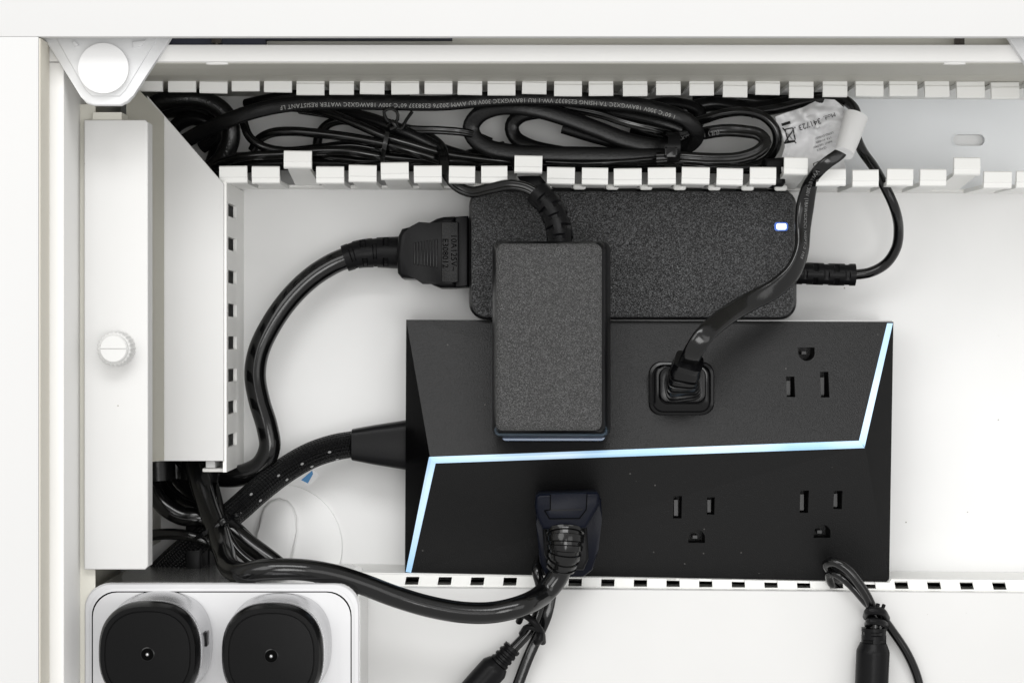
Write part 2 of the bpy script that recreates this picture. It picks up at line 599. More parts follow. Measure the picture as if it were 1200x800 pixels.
# aluminium-like frame: face 0.118
zf = 0.118
xr = Wd(75, 0, zf).x
xl = Wd(55.5, 0, zf).x
yf = Wd(0, 72.5, zf).y
yft = Wd(0, 52.5, zf).y
obj('side_rail', box_w(xl, xr, -0.26, yf - 0.0002, 0.079, zf, 0.0005), M_frame, desk)
obj('side_rail_web', box_w(xl - 0.01, xr - 0.0005, -0.26, yf, 0.0, 0.0787, 0.0003), M_frame2, desk)
obj('top_rail', box_w(xl - 0.002, 0.29, yf, yft, 0.079, zf + 0.0001, 0.0005), M_frame, desk)
M_web = mat('shade_toned_steel', (0.46, 0.45, 0.405), 0.5, mottle=0.12, bump=[(900, 0.15, 0.0001, 2)])  # shade under the top rail put into a darker steel colour
obj('top_rail_web', box_w(xl - 0.002, 0.29, yf + 0.0006, yft + 0.01, 0.0, 0.0787, 0.0003), M_web, desk)
obj('rail_underside_shade', box_w(xl, 0.29, yf - 0.0003, yf + 0.001, 0.0800, 0.1150), M_web, desk)  # thin darker skin over the rail face, painting its shade
obj('upper_flange', box_w(-0.20, 0.29, yft + 0.0002, yft + 0.05, 0.1035, 0.1075), M_frame2, desk)
obj('side_flange', box_w(xr - .004, Wd(117, 0, .0795).x, -0.26, Wd(0, 125, .08).y, 0.0872, 0.0885, .0002), M_frame2, desk)
gx0, gx1, gx2 = Wd(196, 0, .11).x, Wd(312, 0, .11).x, Wd(530, 0, .11).x
gs = obj('gap_shade_strip', merge(box_w(gx0 - .02, gx1, yft + .0004, yft + .012, 0.1077, 0.1125), box_w(gx1, gx2, yft + .0024, yft + .012, 0.1077, 0.1125)), M_gap, desk)  # dark strip added for the shade in the open gap
for sx, sy in ((254, 47.5), (1124, 49)):
    c = Wd(sx, sy, 0.114)
    bm = bmesh.new()
    bmesh.ops.create_cone(bm, cap_ends=True, segments=16, radius1=.0009, radius2=.0009, depth=.008, matrix=Matrix.Translation(c) @ Matrix.Rotation(math.pi / 2, 4, 'X'))
    b2 = bmesh.new()
    bmesh.ops.create_cone(b2, cap_ends=True, segments=6, radius1=.0019, radius2=.0019, depth=.002, matrix=Matrix.Translation(c + Vector((0, .0, 0))) @ Matrix.Rotation(math.pi / 2, 4, 'X'))
    obj('screw', merge(bm, b2), M_steel, desk)
for sx in (253, 1121):
    c = Wd(sx, 72.5, zf)
    c = Vector((c.x, yf, 0.1145))
    n_ = 20
    ring = lambda k, y: [Vector((c.x + k * .0038 * math.cos(2 * math.pi * i / n_), y, c.z + k * .0016 * math.sin(2 * math.pi * i / n_))) for i in range(n_)]
    obj('slot_rim', loft([ring(1.0, yf + .0002), ring(1.0, yf - .0005), ring(.8, yf - .0005), ring(.8, yf - .00005)]), M_frame, desk)
    obj('slot_hole', loft([ring(.78, yf - .00005), ring(.78, yf - .0002)]), M_slot, desk)

# corner brackets
def bracket(mirror, label, cx):
    f = (lambda x: 2 * cx - x) if mirror else (lambda x: x)
    t = thing('corner_bracket', label, 'bracket', Wd(f(120), 80, 0.118), 'milky plastic corner brackets under the desk edge')
    pts = [(f(x), y) for x, y in [(49, 38), (204, 38), (199, 46), (156, 112), (150, 119), (141, 123.5), (110, 123.5), (101, 121), (95, 114), (52, 47)]]
    obj('plate', prism(pts, 0.1183, 0.1215, 0.0006), M_bracket, t)
    inner = [(f(x), y) for x, y in [(60, 36), (190, 36), (147, 106), (140, 113), (108, 113), (100, 106)]]
    obj('raised_face', prism(inner, 0.1212, 0.1221, 0.0005), M_bracket, t)
    obj('rib', merge(prism([(f(84), 49), (f(88), 48), (f(92), 53), (f(88), 55)], .122, .1229, .0002),
                     prism([(f(155), 49), (f(171), 47), (f(166), 54), (f(156), 56)], .122, .1229, .0002)), M_bracket, t)
    obj('round_cap', prism(circle(f(121), 80, 29.5), 0.1218, 0.1245, 0.0007), M_cap, t)
bracket(False, 'milky corner bracket with a round white cap at the top left corner', 120)
bracket(True, 'milky corner bracket cut off by the right edge of the picture', 691)

# ================================================================ TOP CABLE DUCT with fingers
HT = 0.054
duct = thing('cable_duct', 'open white finger duct full of cables under the top rail', 'cable duct', Wd(600, 168, 0))
def ytop(px): return 400 - 285.5 + (px - 600) * 0.006      # wall line at panel depth (px)
def ybot(px): return 400 - 179.0 + (px - 600) * 0.006
def duct_line(f, px0, px1):
    A = Wd(px0, f(px0), 0); B = Wd(px1, f(px1), 0)
    return Vector((A.x, A.y)), Vector((B.x, B.y))
for nm, f, sgn in (('upper_wall', ytop, 1), ('lower_wall', ybot, -1)):
    A, B = duct_line(f, 150 if sgn > 0 else 262, 1290)
    bm = box_w(0, (B - A).length, -0.0008 if sgn < 0 else 0, 0.0 if sgn < 0 else .0008, 0.0, 0.013)
    ang = math.atan2((B - A).y, (B - A).x)
    for v in bm.verts: v.co = Matrix.Rotation(ang, 3, 'Z') @ v.co + Vector((A.x, A.y, 0))
    obj(nm, bm, M_ductwall, duct, sm=False)
def finger_bm(sgn, w_cap=0.0099, h=HT, lip=0.0045):
    """one duct finger: tapered stem and an inward lip with a chamfered outer bead; local frame, +y = outward * sgn"""
    st = bmesh.new()
    w0, w1 = 0.0046, 0.0040
    for (x, y, z) in ((-w0, 0, 0.0125), (w0, 0, 0.0125), (w0, .0015, .0125), (-w0, .0015, .0125), (-w1, 0, h - .002), (w1, 0, h - .002), (w1, .0015, h - .002), (-w1, .0015, h - .002)):
        st.verts.new((x, y * sgn, z))
    st.verts.ensure_lookup_table()
    V = st.verts
    for q in ((0, 1, 2, 3), (4, 5, 6, 7), (0, 1, 5, 4), (1, 2, 6, 5), (2, 3, 7, 6), (3, 0, 4, 7)):
        st.faces.new([V[i] for i in q])
    wc = w_cap / 2
    prof = [(.0018, -.0034), (.0018, -.0013), (.0014, -.0006), (-.0001, -.0004), (-.0005, 0), (-lip + .0004, 0), (-lip, -.0005), (-lip, -.0016), (-.0008, -.0024), (-.0008, -.0034)]
    cp = bmesh.new()
    a_ = [cp.verts.new((-wc * 1.0, y * sgn, h + z)) for y, z in prof]
    b_ = [cp.verts.new((wc * 0.97, y * sgn, h + z)) for y, z in prof]
    cp.faces.new(a_); cp.faces.new(list(reversed(b_)))
    for i in range(len(prof)):
        j = (i + 1) % len(prof)
        cp.faces.new((a_[i], b_[i], b_[j], a_[j]))
    return merge(st, cp)
rnd = random.Random(3)
meshes = {}
def put_finger(px_l, px_r, row, dz=0.0, lean=0.0):
    sgn = 1 if row == 'top' else -1
    key = (row, round((px_r - px_l) / 3))
    if key not in meshes:
        bm = finger_bm(sgn, (px_r - px_l) * S0 * (D - HT) / D)
        bmesh.ops.recalc_face_normals(bm, faces=bm.faces)
        me = bpy.data.meshes.new('finger'); bm.to_mesh(me); bm.free()
        me.materials.append(M_duct)
        meshes[key] = me
    pc = (px_l + px_r) / 2
    f = ytop if row == 'top' else ybot
    wx = Wd(pc, 0, HT).x
    px0 = 600 + wx / S0
    y = Wd(0, f(px0), 0).y
    o = bpy.data.objects.new('finger', meshes[key])
    COL.objects.link(o)
    o.parent = duct
    o.location = Vector((wx, y, dz)) - duct.location
    o.rotation_euler = (lean, 0, math.radians(-0.34 + rnd.uniform(-1.0, 1.0)))
tops = [(162, 191), (197, 230), (234, 267), (272, 304), (310, 342), (348, 380), (386, 415), (421, 452), (459, 491), (498, 530), (536, 566), (572, 604), (611, 642), (650, 682), (689, 720), (729, 760), (768, 799), (807, 838), (847, 877), (885, 915), (924, 955), (964, 994), (1003, 1036), (1043, 1075), (1083, 1114), (1122, 1154), (1162, 1195), (1202, 1234)]
for l, r in tops: put_finger(l, r, 'top', lean=rnd.uniform(-.012, .012))
bots = [(257, 290, 0), (295, 328, 0), (333, 366, 1), (371, 403, 0), (409, 441, 0), (447, 479, .3), (485, 518, -.05), (526, 557, 0), (564, 595, 0), (603, 635, .8), (641, 674, 0), (682, 713, 0), (720, 752, 0), (760, 792, 0), (799, 832, 0), (840, 871, 0), (879, 910, 0), (918, 946, .75), (957, 992, -.1), (1000, 1030, -.1), (1040, 1070, .1), (1079, 1109, 0), (1118, 1147, .8), (1153, 1187, -.1), (1192, 1224, 0)]
for l, r, up in bots: put_finger(l, r, 'bot', lean=-up * 0.10 + rnd.uniform(-.01, .01), dz=up * .003)
tb = None
for i in range(7, 17):
    pc = (bots[i][1] + bots[i + 1][0]) / 2 + 1
    wx_ = Wd(pc, 0, .036).x
    yw = Wd(0, ybot(600 + wx_ / S0), 0).y
    if tb is None:
        tb = bpy.data.meshes.new('tab')
        q = box_w(-.0024, .0024, -.0026, -.0004, 0, .0022, .0009, 3)
        smooth(q); q.to_mesh(tb); q.free(); tb.materials.append(M_duct)
    o = bpy.data.objects.new('tab', tb)
    COL.objects.link(o); o.parent = duct
    o.location = Vector((wx_, yw, .0345)) - duct.location
# duct floor: grey steel on the left, blue-white on the right with a long slot
tr = obj('duct_floor', prism([(150, ytop(150)), (985, ytop(985)), (985, ybot(985)), (262, ybot(262))], 0.0004, 0.0016, zp=0), M_tray2, duct, sm=False)
tr = obj('steel_plate', prism([(985.3, ytop(985)), (1290, ytop(1290)), (1290, ybot(1290)), (985.3, ybot(985))], 0.0004, 0.0030, zp=0), M_tray, duct, sm=False)
tr.parent = None; tr.location = duct.location
cut(tr, [prism(rrect(1117, 157.5, 1154, 171, 6.7), -0.001, 0.01, zp=0.003)])
tr.parent = duct; tr.location = (0, 0, 0)
obj('plate_slot_rim', loft([(rrect(1115.7, 156.2, 1155.3, 172.3, 7.9), .0030), (rrect(1115.7, 156.2, 1155.3, 172.3, 7.9), .0034), (rrect(1117, 157.5, 1154, 171, 6.7), .0034), (rrect(1117, 157.5, 1154, 171, 6.7), .0029)], cap=False), M_tray, duct)

# ================================================================ LEFT VERTICAL DUCT with lid and perforated wall
vd = thing('vertical_duct', 'white vertical cable duct with mitred lid and a column of square holes', 'cable duct', Wd(230, 380, 0))
zl = 0.056
wx = Wd(262, 0, zl).x
lid = prism([(192, 134), (262, 215.5), (262, 540), (192, 540)], zl - 0.0012, zl, 0.0002)
# the mitre continues to the top corner
lid2 = prism([(162, 100), (192, 134), (192, 540), (191.9, 540), (191.9, 100)], zl - 0.0012, zl, 0)
lid2.free()
obj('lid', prism([(172, 112), (262, 215.5), (262, 540), (172, 540)], zl - .0012, zl, 0.0003), M_cover, vd)
fxa, fxb = Wd(192.5, 0, zl + .0002).x, Wd(148, 0, 0.078).x
fy1 = Wd(0, 539.5, zl).y
A_ = [Vector((fxa, Wd(0, 137, zl).y, zl + .0002)), Vector((fxa, fy1, zl + .0002)), Vector((fxb, fy1, .078)), Vector((fxb, Wd(0, 90, .078).y, .078))]
bm = bmesh.new(); bm.faces.new([bm.verts.new(p) for p in A_])
bmesh.ops.solidify(bm, geom=list(bm.faces), thickness=.0009)
obj('sloped_flange', bm, M_frame2, vd, sm=False)  # shading of the slope put into its coat colour
ya, yb2 = Wd(0, 213, zl).y, Wd(0, 547, 0.02).y
hc = [247, 286, 324.5, 363.5, 401.5, 439.5, 477, 515.5]
brk = [0.0]
for c in hc:
    yc = Wd(0, c, 0.04).y
    brk += [ya - (yc + 0.0024), ya - (yc - 0.0024)]
brk.append(ya - yb2)
holes = {(2 * i + 1, 1) for i in range(8)}
obj('perforated_wall', wall_sheet(Vector((wx - .0004, ya)), Vector((wx - .0004, yb2)), brk, [0.0, 0.0235, 0.0495, zl - .0013], holes, 0.0013), M_ductwall, vd, sm=False)
# bottom return flange of the wall
obj('end_tab', prism([(241, 539), (252, 539), (252, 548), (241, 548)], .036, .052, .0003), M_cover, vd)
obj('wall_foot', box_w(wx - .0085, wx - .0008, yb2 - .0002, yb2 + .0012, 0.0, 0.050, .0003), M_ductwall, vd)
# black cables added inside the duct so the holes show dark
for i, (x, z, r) in enumerate(((0.011, 0.036, .0075), (0.022, 0.018, .0078), (.026, .036, .007))):
    P = [Vector((wx - x + .0012 * math.sin(t * .7 + i), ya + 0.004 - (ya - yb2 + .008) * t / 14, z)) for t in range(15)]
    bm = sweep(P, r / S0, n=12)
    o = obj('darkening_cable', bm, M_rub2)
    tag(o, ('black cable added right behind the square holes to darken them', 'deeper black cable added to darken the foot of the vertical duct', 'black cable added against the lid to darken the vertical duct')[i], 'cable', 'black cables added to darken the vertical duct')

# cover strip with thumb screw
zc = 0.092
cov = thing('cover_strip', 'tall white metal cover strip with a thumb screw on the left', 'cover', Wd(135, 400, 0.0))
pts = [(98.5, 140.5), (170, 140.5), (173.2, 143.5), (173.6, 663), (170, 667), (98.5, 667)]
obj('plate', prism(pts, zc - .0016, zc, 0.0005), M_cover, cov)
cx0 = Wd(101, 0, zc).x; cx1 = Wd(173.2, 0, zc).x
y0_, y1_ = Wd(0, 664, zc).y, Wd(0, 143, zc).y
obj('return_flange', box_w(cx1 - .0013, cx1 - .0001, y0_, y1_, zc - .011, zc - .0012), M_cover, cov, sm=False)
obj('wall_bracket', box_w(cx0 + .002, cx0 + .012, y0_ + .001, y1_ + .0035, 0.0, zc - .0017), M_frame2, cov, sm=False)
th = thing('thumb_screw', 'white knurled thumb screw with a slot in the cover strip', 'thumb screw', Wd(139, 408, zc))
kn = [(0.0066, 0.0)]
def knurl(z, r, n=96, a=0.00035):
    c = Wd(138.5, 408.5, zc)
    return [Vector((c.x + (r + (a if i % 4 < 2 else 0)) * math.cos(2 * math.pi * i / n), c.y + (r + (a if i % 4 < 2 else 0)) * math.sin(2 * math.pi * i / n), z)) for i in range(n)]
obj('knurled_head', loft([knurl(zc + .0001, .0058), knurl(zc + .0078, .0056), knurl(zc + .0086, .0051, a=.0002)]), M_screw, th, ang=60)
hd = obj('slotted_crown', loft([knurl(zc + .0084, .0050, a=0), knurl(zc + .0094, .0049, a=0), knurl(zc + .0100, .0044, a=0)]), M_screw, th, ang=50)
hd.parent = None; hd.location = th.location
c = Wd(138.5, 408.5, zc)
cut(hd, [box_w(c.x - .008, c.x + .008, c.y - .00018, c.y + .00018, zc + .0095, zc + .012)])
hd.parent = th; hd.location = (0, 0, 0)

# ================================================================ LOWER DUCT (closed lid, slotted wall)
ld = thing('lower_duct', 'closed white cable duct with a row of slots along the bottom', 'cable duct', Wd(820, 740, 0))
zz = 0.040
zfl = 0.034
def ylid(px): return 690.5 + (px - 750) * 0.0085
def yfl(px): return 672.4 + (px - 475) * 0.0162 if px < 1043 else 678.0 + (px - 1043) * 0.006
L0, L1 = Wd(372, ylid(372), zz), Wd(1290, ylid(1290), zz)
pts = [(372, ylid(372)), (1290, ylid(1290)), (1290, 900), (372, 900)]
obj('lid', prism(pts, zz - .0014, zz, .0005), M_cover, ld)
A = Vector((L0.x, L0.y - .0003)); B = Vector((L1.x, L1.y - .0003))
Lw = (B - A).length
dirx = (B - A).normalized()
fl_ = prism([(372, 671), (1042.5, 682.2), (1044.5, 678.2), (1290, 680), (1290, ylid(1290) - 1.6), (372, ylid(372) - 1.6)], zfl - .0013, zfl)
fl_ = obj('slotted_flange', fl_, M_duct, None, origin=(0, 0, 0), sm=False)
hx = [482.0 + 38.35 * i for i in range(20)]
cut(fl_, [prism([(h - 7.5 + (750 - h) * .006, ylid(h) - 12.8), (h + 8 + (750 - h) * .006, ylid(h) - 12.8), (h + 7.8, ylid(h) - 3.4), (h - 7.8, ylid(h) - 3.4)], zfl - .01, zfl + .01, zp=zfl) for h in hx])
bm = bmesh.new(); bm.from_mesh(fl_.data)
bmesh.ops.translate(bm, verts=bm.verts, vec=-ld.location); bm.to_mesh(fl_.data); bm.free()
fl_.parent = ld
obj('back_wall', prism([(372, 669.6), (1041, 681.2 + 1.6), (1043.5, 679.4), (1290, 681.2), (1290, 684.0), (1045, 682.2), (1041, 685.2), (372, 672.4)], 0.0002, zfl - .0014, zp=zfl), M_duct, ld, sm=False)
obj('step_wall', prism([(372, ylid(372)), (1290, ylid(1290)), (1290, ylid(1290) + 3), (372, ylid(372) + 3)], 0, zz - .0016, zp=zz), M_duct, ld, sm=False)
for i, (dy, z, r) in enumerate(((.0012, .0160, .0025), (.0036, .0060, .0030), (.0054, .0230, .0030))):  # black cables added under the slots so they show dark
    P = [Vector((A.x + .004 + (Lw - .01) * t / 24, A.y + dirx.y * Lw * t / 24 - dy + .0005 * math.sin(t * 1.3 + i * 2), z + .0006 * math.sin(t * .9 + i))) for t in range(25)]
    o = obj('darkening_cable', sweep(P, r / S0, n=12), M_rub2)
    tag(o, ('black cable added under the upper edge of the slots to darken them', 'black cable added under the middle of the slots to darken them', 'lowest black cable added under the slots to darken them')[i], 'cable', 'black cables added to darken the lower duct')

# ================================================================ round wall cover, sticker
rc = thing('round_cover', 'large flat round white cover with an oval tab behind the cables', 'cover', Wd(328, 640, 0))
obj('disc', prism(circle(328, 640, 73, 72), 0.0, 0.0012, .0003, zp=0), M_plate, rc)
obj('oval_tab', prism([(x, y) for x, y in rrect(0, 0, 1, 1, .1, 1)] and [(300, 668), (303, 625), (306, 605), (310, 594), (318, 586), (328, 583), (338, 586), (345, 594), (349, 606), (348, 622), (340, 668)], 0.001, 0.0042, .0012, zp=0), M_plate, rc)
st = obj('blue_sticker', prism([(350, 563), (368, 550), (374, 556), (361, 570)], 0.0, 0.0005, zp=0), M_paper, sm=False)
tag(st, 'small blue and white sticker peeking out below the braided cable', 'sticker')
obj('blue_print', prism([(353, 562), (366, 551), (367, 555), (361, 566)], 0.0005, 0.0007, zp=0), M_blue, st, sm=False)

# ================================================================ SURGE PROTECTOR
ps = thing('power_strip', 'faceted black surge protector with a glowing blue edge line', 'power strip', Wd(760, 525, 0))
z1, z2 = 0.030, 0.046
TL, TR, BR, BL = Wd(476, 374.5, z1), Wd(1047, 377, z1), Wd(1042, 680.5, z1), Wd(474.5, 671, z1)
RL, RR = Wd(504.5, 538.5, z2), Wd(1013.5, 521.5, z2)
def strip_bm():
    bm = bmesh.new()
    t = [bm.verts.new(p) for p in (TL, TR, BR, BL)]
    b = [bm.verts.new((p.x, p.y, 0.0)) for p in (TL, TR, BR, BL)]
    l, r = bm.verts.new(RL), bm.verts.new(RR)
    bm.faces.new((t[0], l, r)); bm.faces.new((t[0], r, t[1])); bm.faces.new((t[3], r, l)); bm.faces.new((t[3], t[2], r))
    bm.faces.new((t[0], t[3], l)); bm.faces.new((t[1], r, t[2]))
    for i in range(4):
        j = (i + 1) % 4
        bm.faces.new((t[i], t[j], b[j], b[i]))
    bm.faces.new(b)
    bmesh.ops.recalc_face_normals(bm, faces=bm.faces)
    return bm
tmp = strip_bm()
bvh = BVHTree.FromBMesh(tmp)
tmp.free()
def zs(px, py, lift=0.0):
    """point on the strip's faceted surface that is seen at a photo pixel"""
    o_ = Vector((0, 0, D)); d_ = (Wd(px, py, 0) - o_).normalized()
    h, n_, i_, dd = bvh.ray_cast(o_, d_)
    if h is None: h = Wd(px, py, z1)
    return h + Vector((0, 0, lift))
body = obj('body', strip_bm(), M_strip, None, origin=(0, 0, 0), sm=False)
cut_list = []
slots = []
def slot(px, py, wx_, hy_):
    c = zs(px, py)
    hw, hh = wx_ * S0 * .95 / 2, hy_ * S0 * .95 / 2
    cut_list.append(box_w(c.x - hw, c.x + hw, c.y - hh, c.y + hh, c.z - .014, c.z + .01))
    slots.append((c, hw, hh))
def ground(px, py, flip):
    c = zs(px, py)
    r = .0031
    P = []
    for i in range(17):
        a = math.pi * i / 16
        P.append((c.x + r * math.cos(a), c.y + flip * (r * math.sin(a) * 1.0)))
    P = [(c.x + r, c.y - flip * .0019)] + P + [(c.x - r, c.y - flip * .0019)]
    bm = bmesh.new()
    t = [bm.verts.new((x, y, c.z + .01)) for x, y in P]; b = [bm.verts.new((x, y, c.z - .013)) for x, y in P]
    bm.faces.new(t); bm.faces.new(list(reversed(b)))
    for i in range(len(P)):
        j = (i + 1) % len(P)
        bm.faces.new((t[i], b[i], b[j], t[j]))
    bmesh.ops.recalc_face_normals(bm, faces=bm.faces)
    cut_list.append(bm)
    slots.append((c, r * .6, .0008))
slot(926.5, 453, 10, 24); slot(966.5, 450.5, 10, 30); ground(945, 413, -1)
slot(794, 594, 10, 27); slot(833, 592.5, 9, 21); ground(816.5, 630, 1)
slot(942.5, 587.5, 10, 27); slot(982, 585.5, 10, 22); ground(963.5, 624, 1)
for b_ in cut_list: bmesh.ops.recalc_face_normals(b_, faces=b_.faces)
cut(body, cut_list)
bm = bmesh.new(); bm.from_mesh(body.data)
for f in bm.faces: f.smooth = False
bmesh.ops.translate(bm, verts=bm.verts, vec=-ps.location)
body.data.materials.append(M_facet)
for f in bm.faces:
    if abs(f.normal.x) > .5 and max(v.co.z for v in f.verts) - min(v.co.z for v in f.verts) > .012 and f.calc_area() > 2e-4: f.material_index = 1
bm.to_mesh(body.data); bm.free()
body.parent = ps
for c, hw, hh in slots:
    obj('contact', box_w(c.x - hw * .55, c.x + hw * .35, c.y - hh * .85, c.y + hh * .55, c.z - .0135, c.z - .006), M_brass, ps, sm=False)
# glowing edge line in three runs
def stripe(outer, inner, m=M_stripe, lift=.0004, n=60):
    bm = bmesh.new()
    rows = []
    for i in range(n + 1):
        t = i / n
        row = []
        for j in range(4):
            s = j / 3
            ax = outer[0][0] + (outer[1][0] - outer[0][0]) * t; ay = outer[0][1] + (outer[1][1] - outer[0][1]) * t
            bx = inner[0][0] + (inner[1][0] - inner[0][0]) * t; by = inner[0][1] + (inner[1][1] - inner[0][1]) * t
            row.append(bm.verts.new(zs(ax + (bx - ax) * s, ay + (by - ay) * s, lift)))
        rows.append(row)
    for i in range(n):
        for j in range(3):
            bm.faces.new((rows[i][j], rows[i][j + 1], rows[i + 1][j + 1], rows[i + 1][j]))
    return bm
sb = merge(stripe([(1013, 523.5), (1046, 379)], [(1006.5, 515.5), (1039.3, 379)]),
           stripe([(503.5, 535), (1007.5, 516)], [(509, 542.6), (1013, 524.6)]),
           stripe([(503.5, 535), (475.5, 669)], [(510.4, 542.6), (481.8, 670)]))
bmesh.ops.solidify(sb, geom=list(sb.faces), thickness=.0003)
obj('light_strip', sb, M_stripe, ps, sm=False)
bm = box_w(TL.x + .001, TR.x - .0004, TR.y - .0002, TR.y + .0006, z1 - .0025, z1 - .0008)
obj('rear_glint', bm, M_glint, ps, sm=False)  # pale bar painting the bright rim light along the rear edge
# faint embossed marking, read sideways
em = []
for k, (x, y) in enumerate(((526, 588), (529, 575), (533, 562))):
    g = text_flat(('A', 'V', 'L')[k], x, y, 0.0, 6, 75)
    for v in g.verts:
        q = v.co; pxx = 600 + q.x / S0; pyy = 400 - q.y / S0
        v.co = zs(pxx, pyy, .00015)
    em.append(g)
for g in em: g.free()

# strip's own lead: moulded boot and braided cable
def boot_ring(px, y0, y1, z0, z1_):
    p0 = Wd(px, y0, .018); p1 = Wd(px, y1, .018)
    n = 28; out = []
    for i in range(n):
        a = 2 * math.pi * i / n
        c, s = math.cos(a), math.sin(a)
        out.append(Vector((p0.x, (p0.y + p1.y) / 2 + (p0.y - p1.y) / 2 * math.copysign(abs(c) ** .4, c), (z0 + z1_) / 2 + (z1_ - z0) / 2 * math.copysign(abs(s) ** .4, s))))
    return out
obj('cable_boot', loft([boot_ring(411, 507, 536, .010, .022), boot_ring(413, 502.5, 539, .0085, .0235), boot_ring(438, 498, 544, .0085, .0235), boot_ring(480, 491.5, 551, .0085, .0235)]), M_blk, ps)
braid_pts = [(415, 520, .016), (392, 524, .016), (365, 533, .017), (335, 550, .020), (305, 573, .026), (280, 595, .03), (262, 610, .034), (238, 628, .034), (205, 655, .028), (170, 690, .02)]
o = obj('braided_cable', sweep(braid_pts, 15.5, uv=True, n=28), M_braid, ps)
C = path(braid_pts); F = frames(C)
fl = []
for (px, py) in ((384, 530), (351, 545), (364, 547), (395, 538), (320, 562), (333, 564), (291, 582), (303, 588), (276, 606)):
    best = min(range(len(C)), key=lambda i: (Wd(px, py, C[i].z + .003) - C[i]).length)
    t, sd, nm = F[best]
    r = 15.5 * S0 * (D - C[best].z) / D
    q = Wd(px, py, C[best].z + .003) - C[best]
    a = max(-1, min(1, q.dot(sd) / r)) 
    ang = math.asin(a)
    p = C[best] + (sd * math.sin(ang) + nm * math.cos(ang)) * r * 1.005
    b_ = bmesh.new()
    bmesh.ops.create_icosphere(b_, subdivisions=1, radius=.00085)
    R = Matrix((t, sd, nm)).transposed()
    for v in b_.verts: v.co = p + R @ Vector((v.co.x * .95, v.co.y * .6, v.co.z * .4))
    fl.append(b_)
obj('tracer_threads', merge(*fl), M_fleck, o if False else ps)

# ================================================================ CHARGER BRICK
ch = thing('charger_brick', 'large grained black charger brick with a lit indicator below the duct', 'charger', Wd(742, 300, 0))
zc1 = 0.034
def cr(i, z, r=20): return (rrect(549.5 + i, 221.5 + i, 933.5 - i, 374.5 - i, max(r - i, 4), 7), z)
obj('body', loft([cr(6, .0006), cr(1.5, .002), cr(0, .005), cr(0, .030), cr(.8, .0318), cr(2.8, .0331)]), M_chside, ch)
obj('grained_top', loft([cr(2.6, .0330), cr(3.4, .0338), cr(5.0, .0341)]), M_charger, ch)
obj('indicator_rim', prism(rrect(907.5, 260.5, 923.5, 270.5, 3), zc1 - .001, zc1 + .0003), M_ledrim, ch, sm=False)
obj('indicator', prism(rrect(910, 262, 921.5, 269, 2), zc1, zc1 + .0005), M_led, ch, sm=False)

# ================================================================ THE MAINS CORD INTO THE CHARGER (left)
iec = thing('thick_plug_cord', 'thick black mains cord curving down from the plug on the left of the charger', 'power cord', Wd(440, 296, 0))
pl = [(467, 276), (471, 268), (480, 266), (492, 265), (503, 261), (512, 256), (520, 254), (533, 253.5), (534, 337), (516, 337), (506, 333), (497, 328), (486, 326.5), (471, 326), (466, 320), (464.5, 300)]
obj('plug', prism(pl, 0.004, 0.0275, .0016), M_blk, iec)
obj('plug_nose', prism([(533, 254), (548.5, 253), (548.5, 336), (533, 337)], 0.0055, 0.0262, .0006), M_blk, iec)
obj('label_pad', prism([(517, 260), (537, 260), (537, 331), (517, 331)], .0270, .02785, .0003), M_strip, iec)
for k in range(8):
    x = 485 + k * 3.7
    obj('grip_rib', prism([(x, 284 - k * .55), (x + 1.8, 284 - k * .55), (x + 1.8, 310 + k * .5), (x, 310 + k * .5)], .0272, .0281, .0002), M_gloss, iec)
tx = merge(text_flat('10A125V~', 532, 297, .0279, 7.0, -90, extrude=.00012), text_flat('E308012', 522, 297, .0279, 7.0, -90, extrude=.00012))
obj('raised_lettering', tx, M_slot, iec, sm=False)
relief = [(404, 303, .0165), (420, 298, .0165), (440, 296, .016), (467, 296, .016)]
obj('strain_relief', sweep(relief, 19, n=48, step=.00035, rfun=ribbed(.0042, .16, .62, half=True, taper=.18)), M_blk, iec)
iec_pts = [(412, 300, .0165), (390, 309, .0165), (365, 325, .017), (340, 349, .018), (318, 380, .019), (303, 412, .020), (299, 440, .021), (304, 470, .022), (313, 500, .023), (316, 524, .023), (306, 545, .022), (285, 556, .021), (262, 558, .020), (238, 552, .020), (215, 540, .022), (200, 500, .024)]
obj('cable', sweep(iec_pts, 12.8, n=28), M_rub, iec)

# ================================================================ ADAPTER with its cord
ad = thing('plug_adapter', 'small upright black power adapter lying across charger and surge protector', 'adapter', Wd(645, 400, .045))
def ar(x0, y0, x1, y1, z, r): return (rrect(x0, y0, x1, y1, r, 6), z)
obj('body', loft([ar(579, 286, 713, 513.5, .0485, 9), ar(577, 284, 715.5, 512, .0515, 9), ar(577, 283, 715, 511, .056, 9), ar(577.3, 282.5, 713.5, 510, .070, 9), ar(577.8, 282.5, 712, 508.5, .0750, 9), ar(579, 283.5, 709.5, 506.5, .0780, 9), ar(581, 285.5, 705.5, 504.5, .0797, 9)]), M_chside, ad, ang=60)
obj('grained_top', loft([ar(580.9, 285.4, 705.6, 504.6, .0796, 9), ar(583, 288, 702.5, 501.5, .0805, 9), ar(587, 292, 698, 497, .0808, 7)]), M_adapt, ad, ang=60)
obj('blue_glow_plate', loft([ar(588, 300, 709, 516.5, .0463, 5), ar(588, 300, 709, 516, .0484, 5)]), M_blueglow, ad)  # blue plate added to paint the glow reflected from the edge line
rel = [(657, 292, .066), (656, 277, .064), (652, 258, .062), (643, 240, .060), (630, 226, .058)]
obj('strain_relief', sweep(rel, 15.5, n=32, step=.0004, rfun=ribbed(.0042, .22, .55, half=True)), M_blk, ad)
H_pts = [(634, 230, .058), (616, 220, .057), (596, 217, .055), (575, 221, .052), (552, 225, .048), (534, 217, .046), (523, 202, .045), (520, 185, .042), (516, 172, .036), (500, 160, .030), (470, 150, .028)]
obj('cable', sweep(H_pts, 6.6, sec=sec_twin, n=28), M_rub, ad)

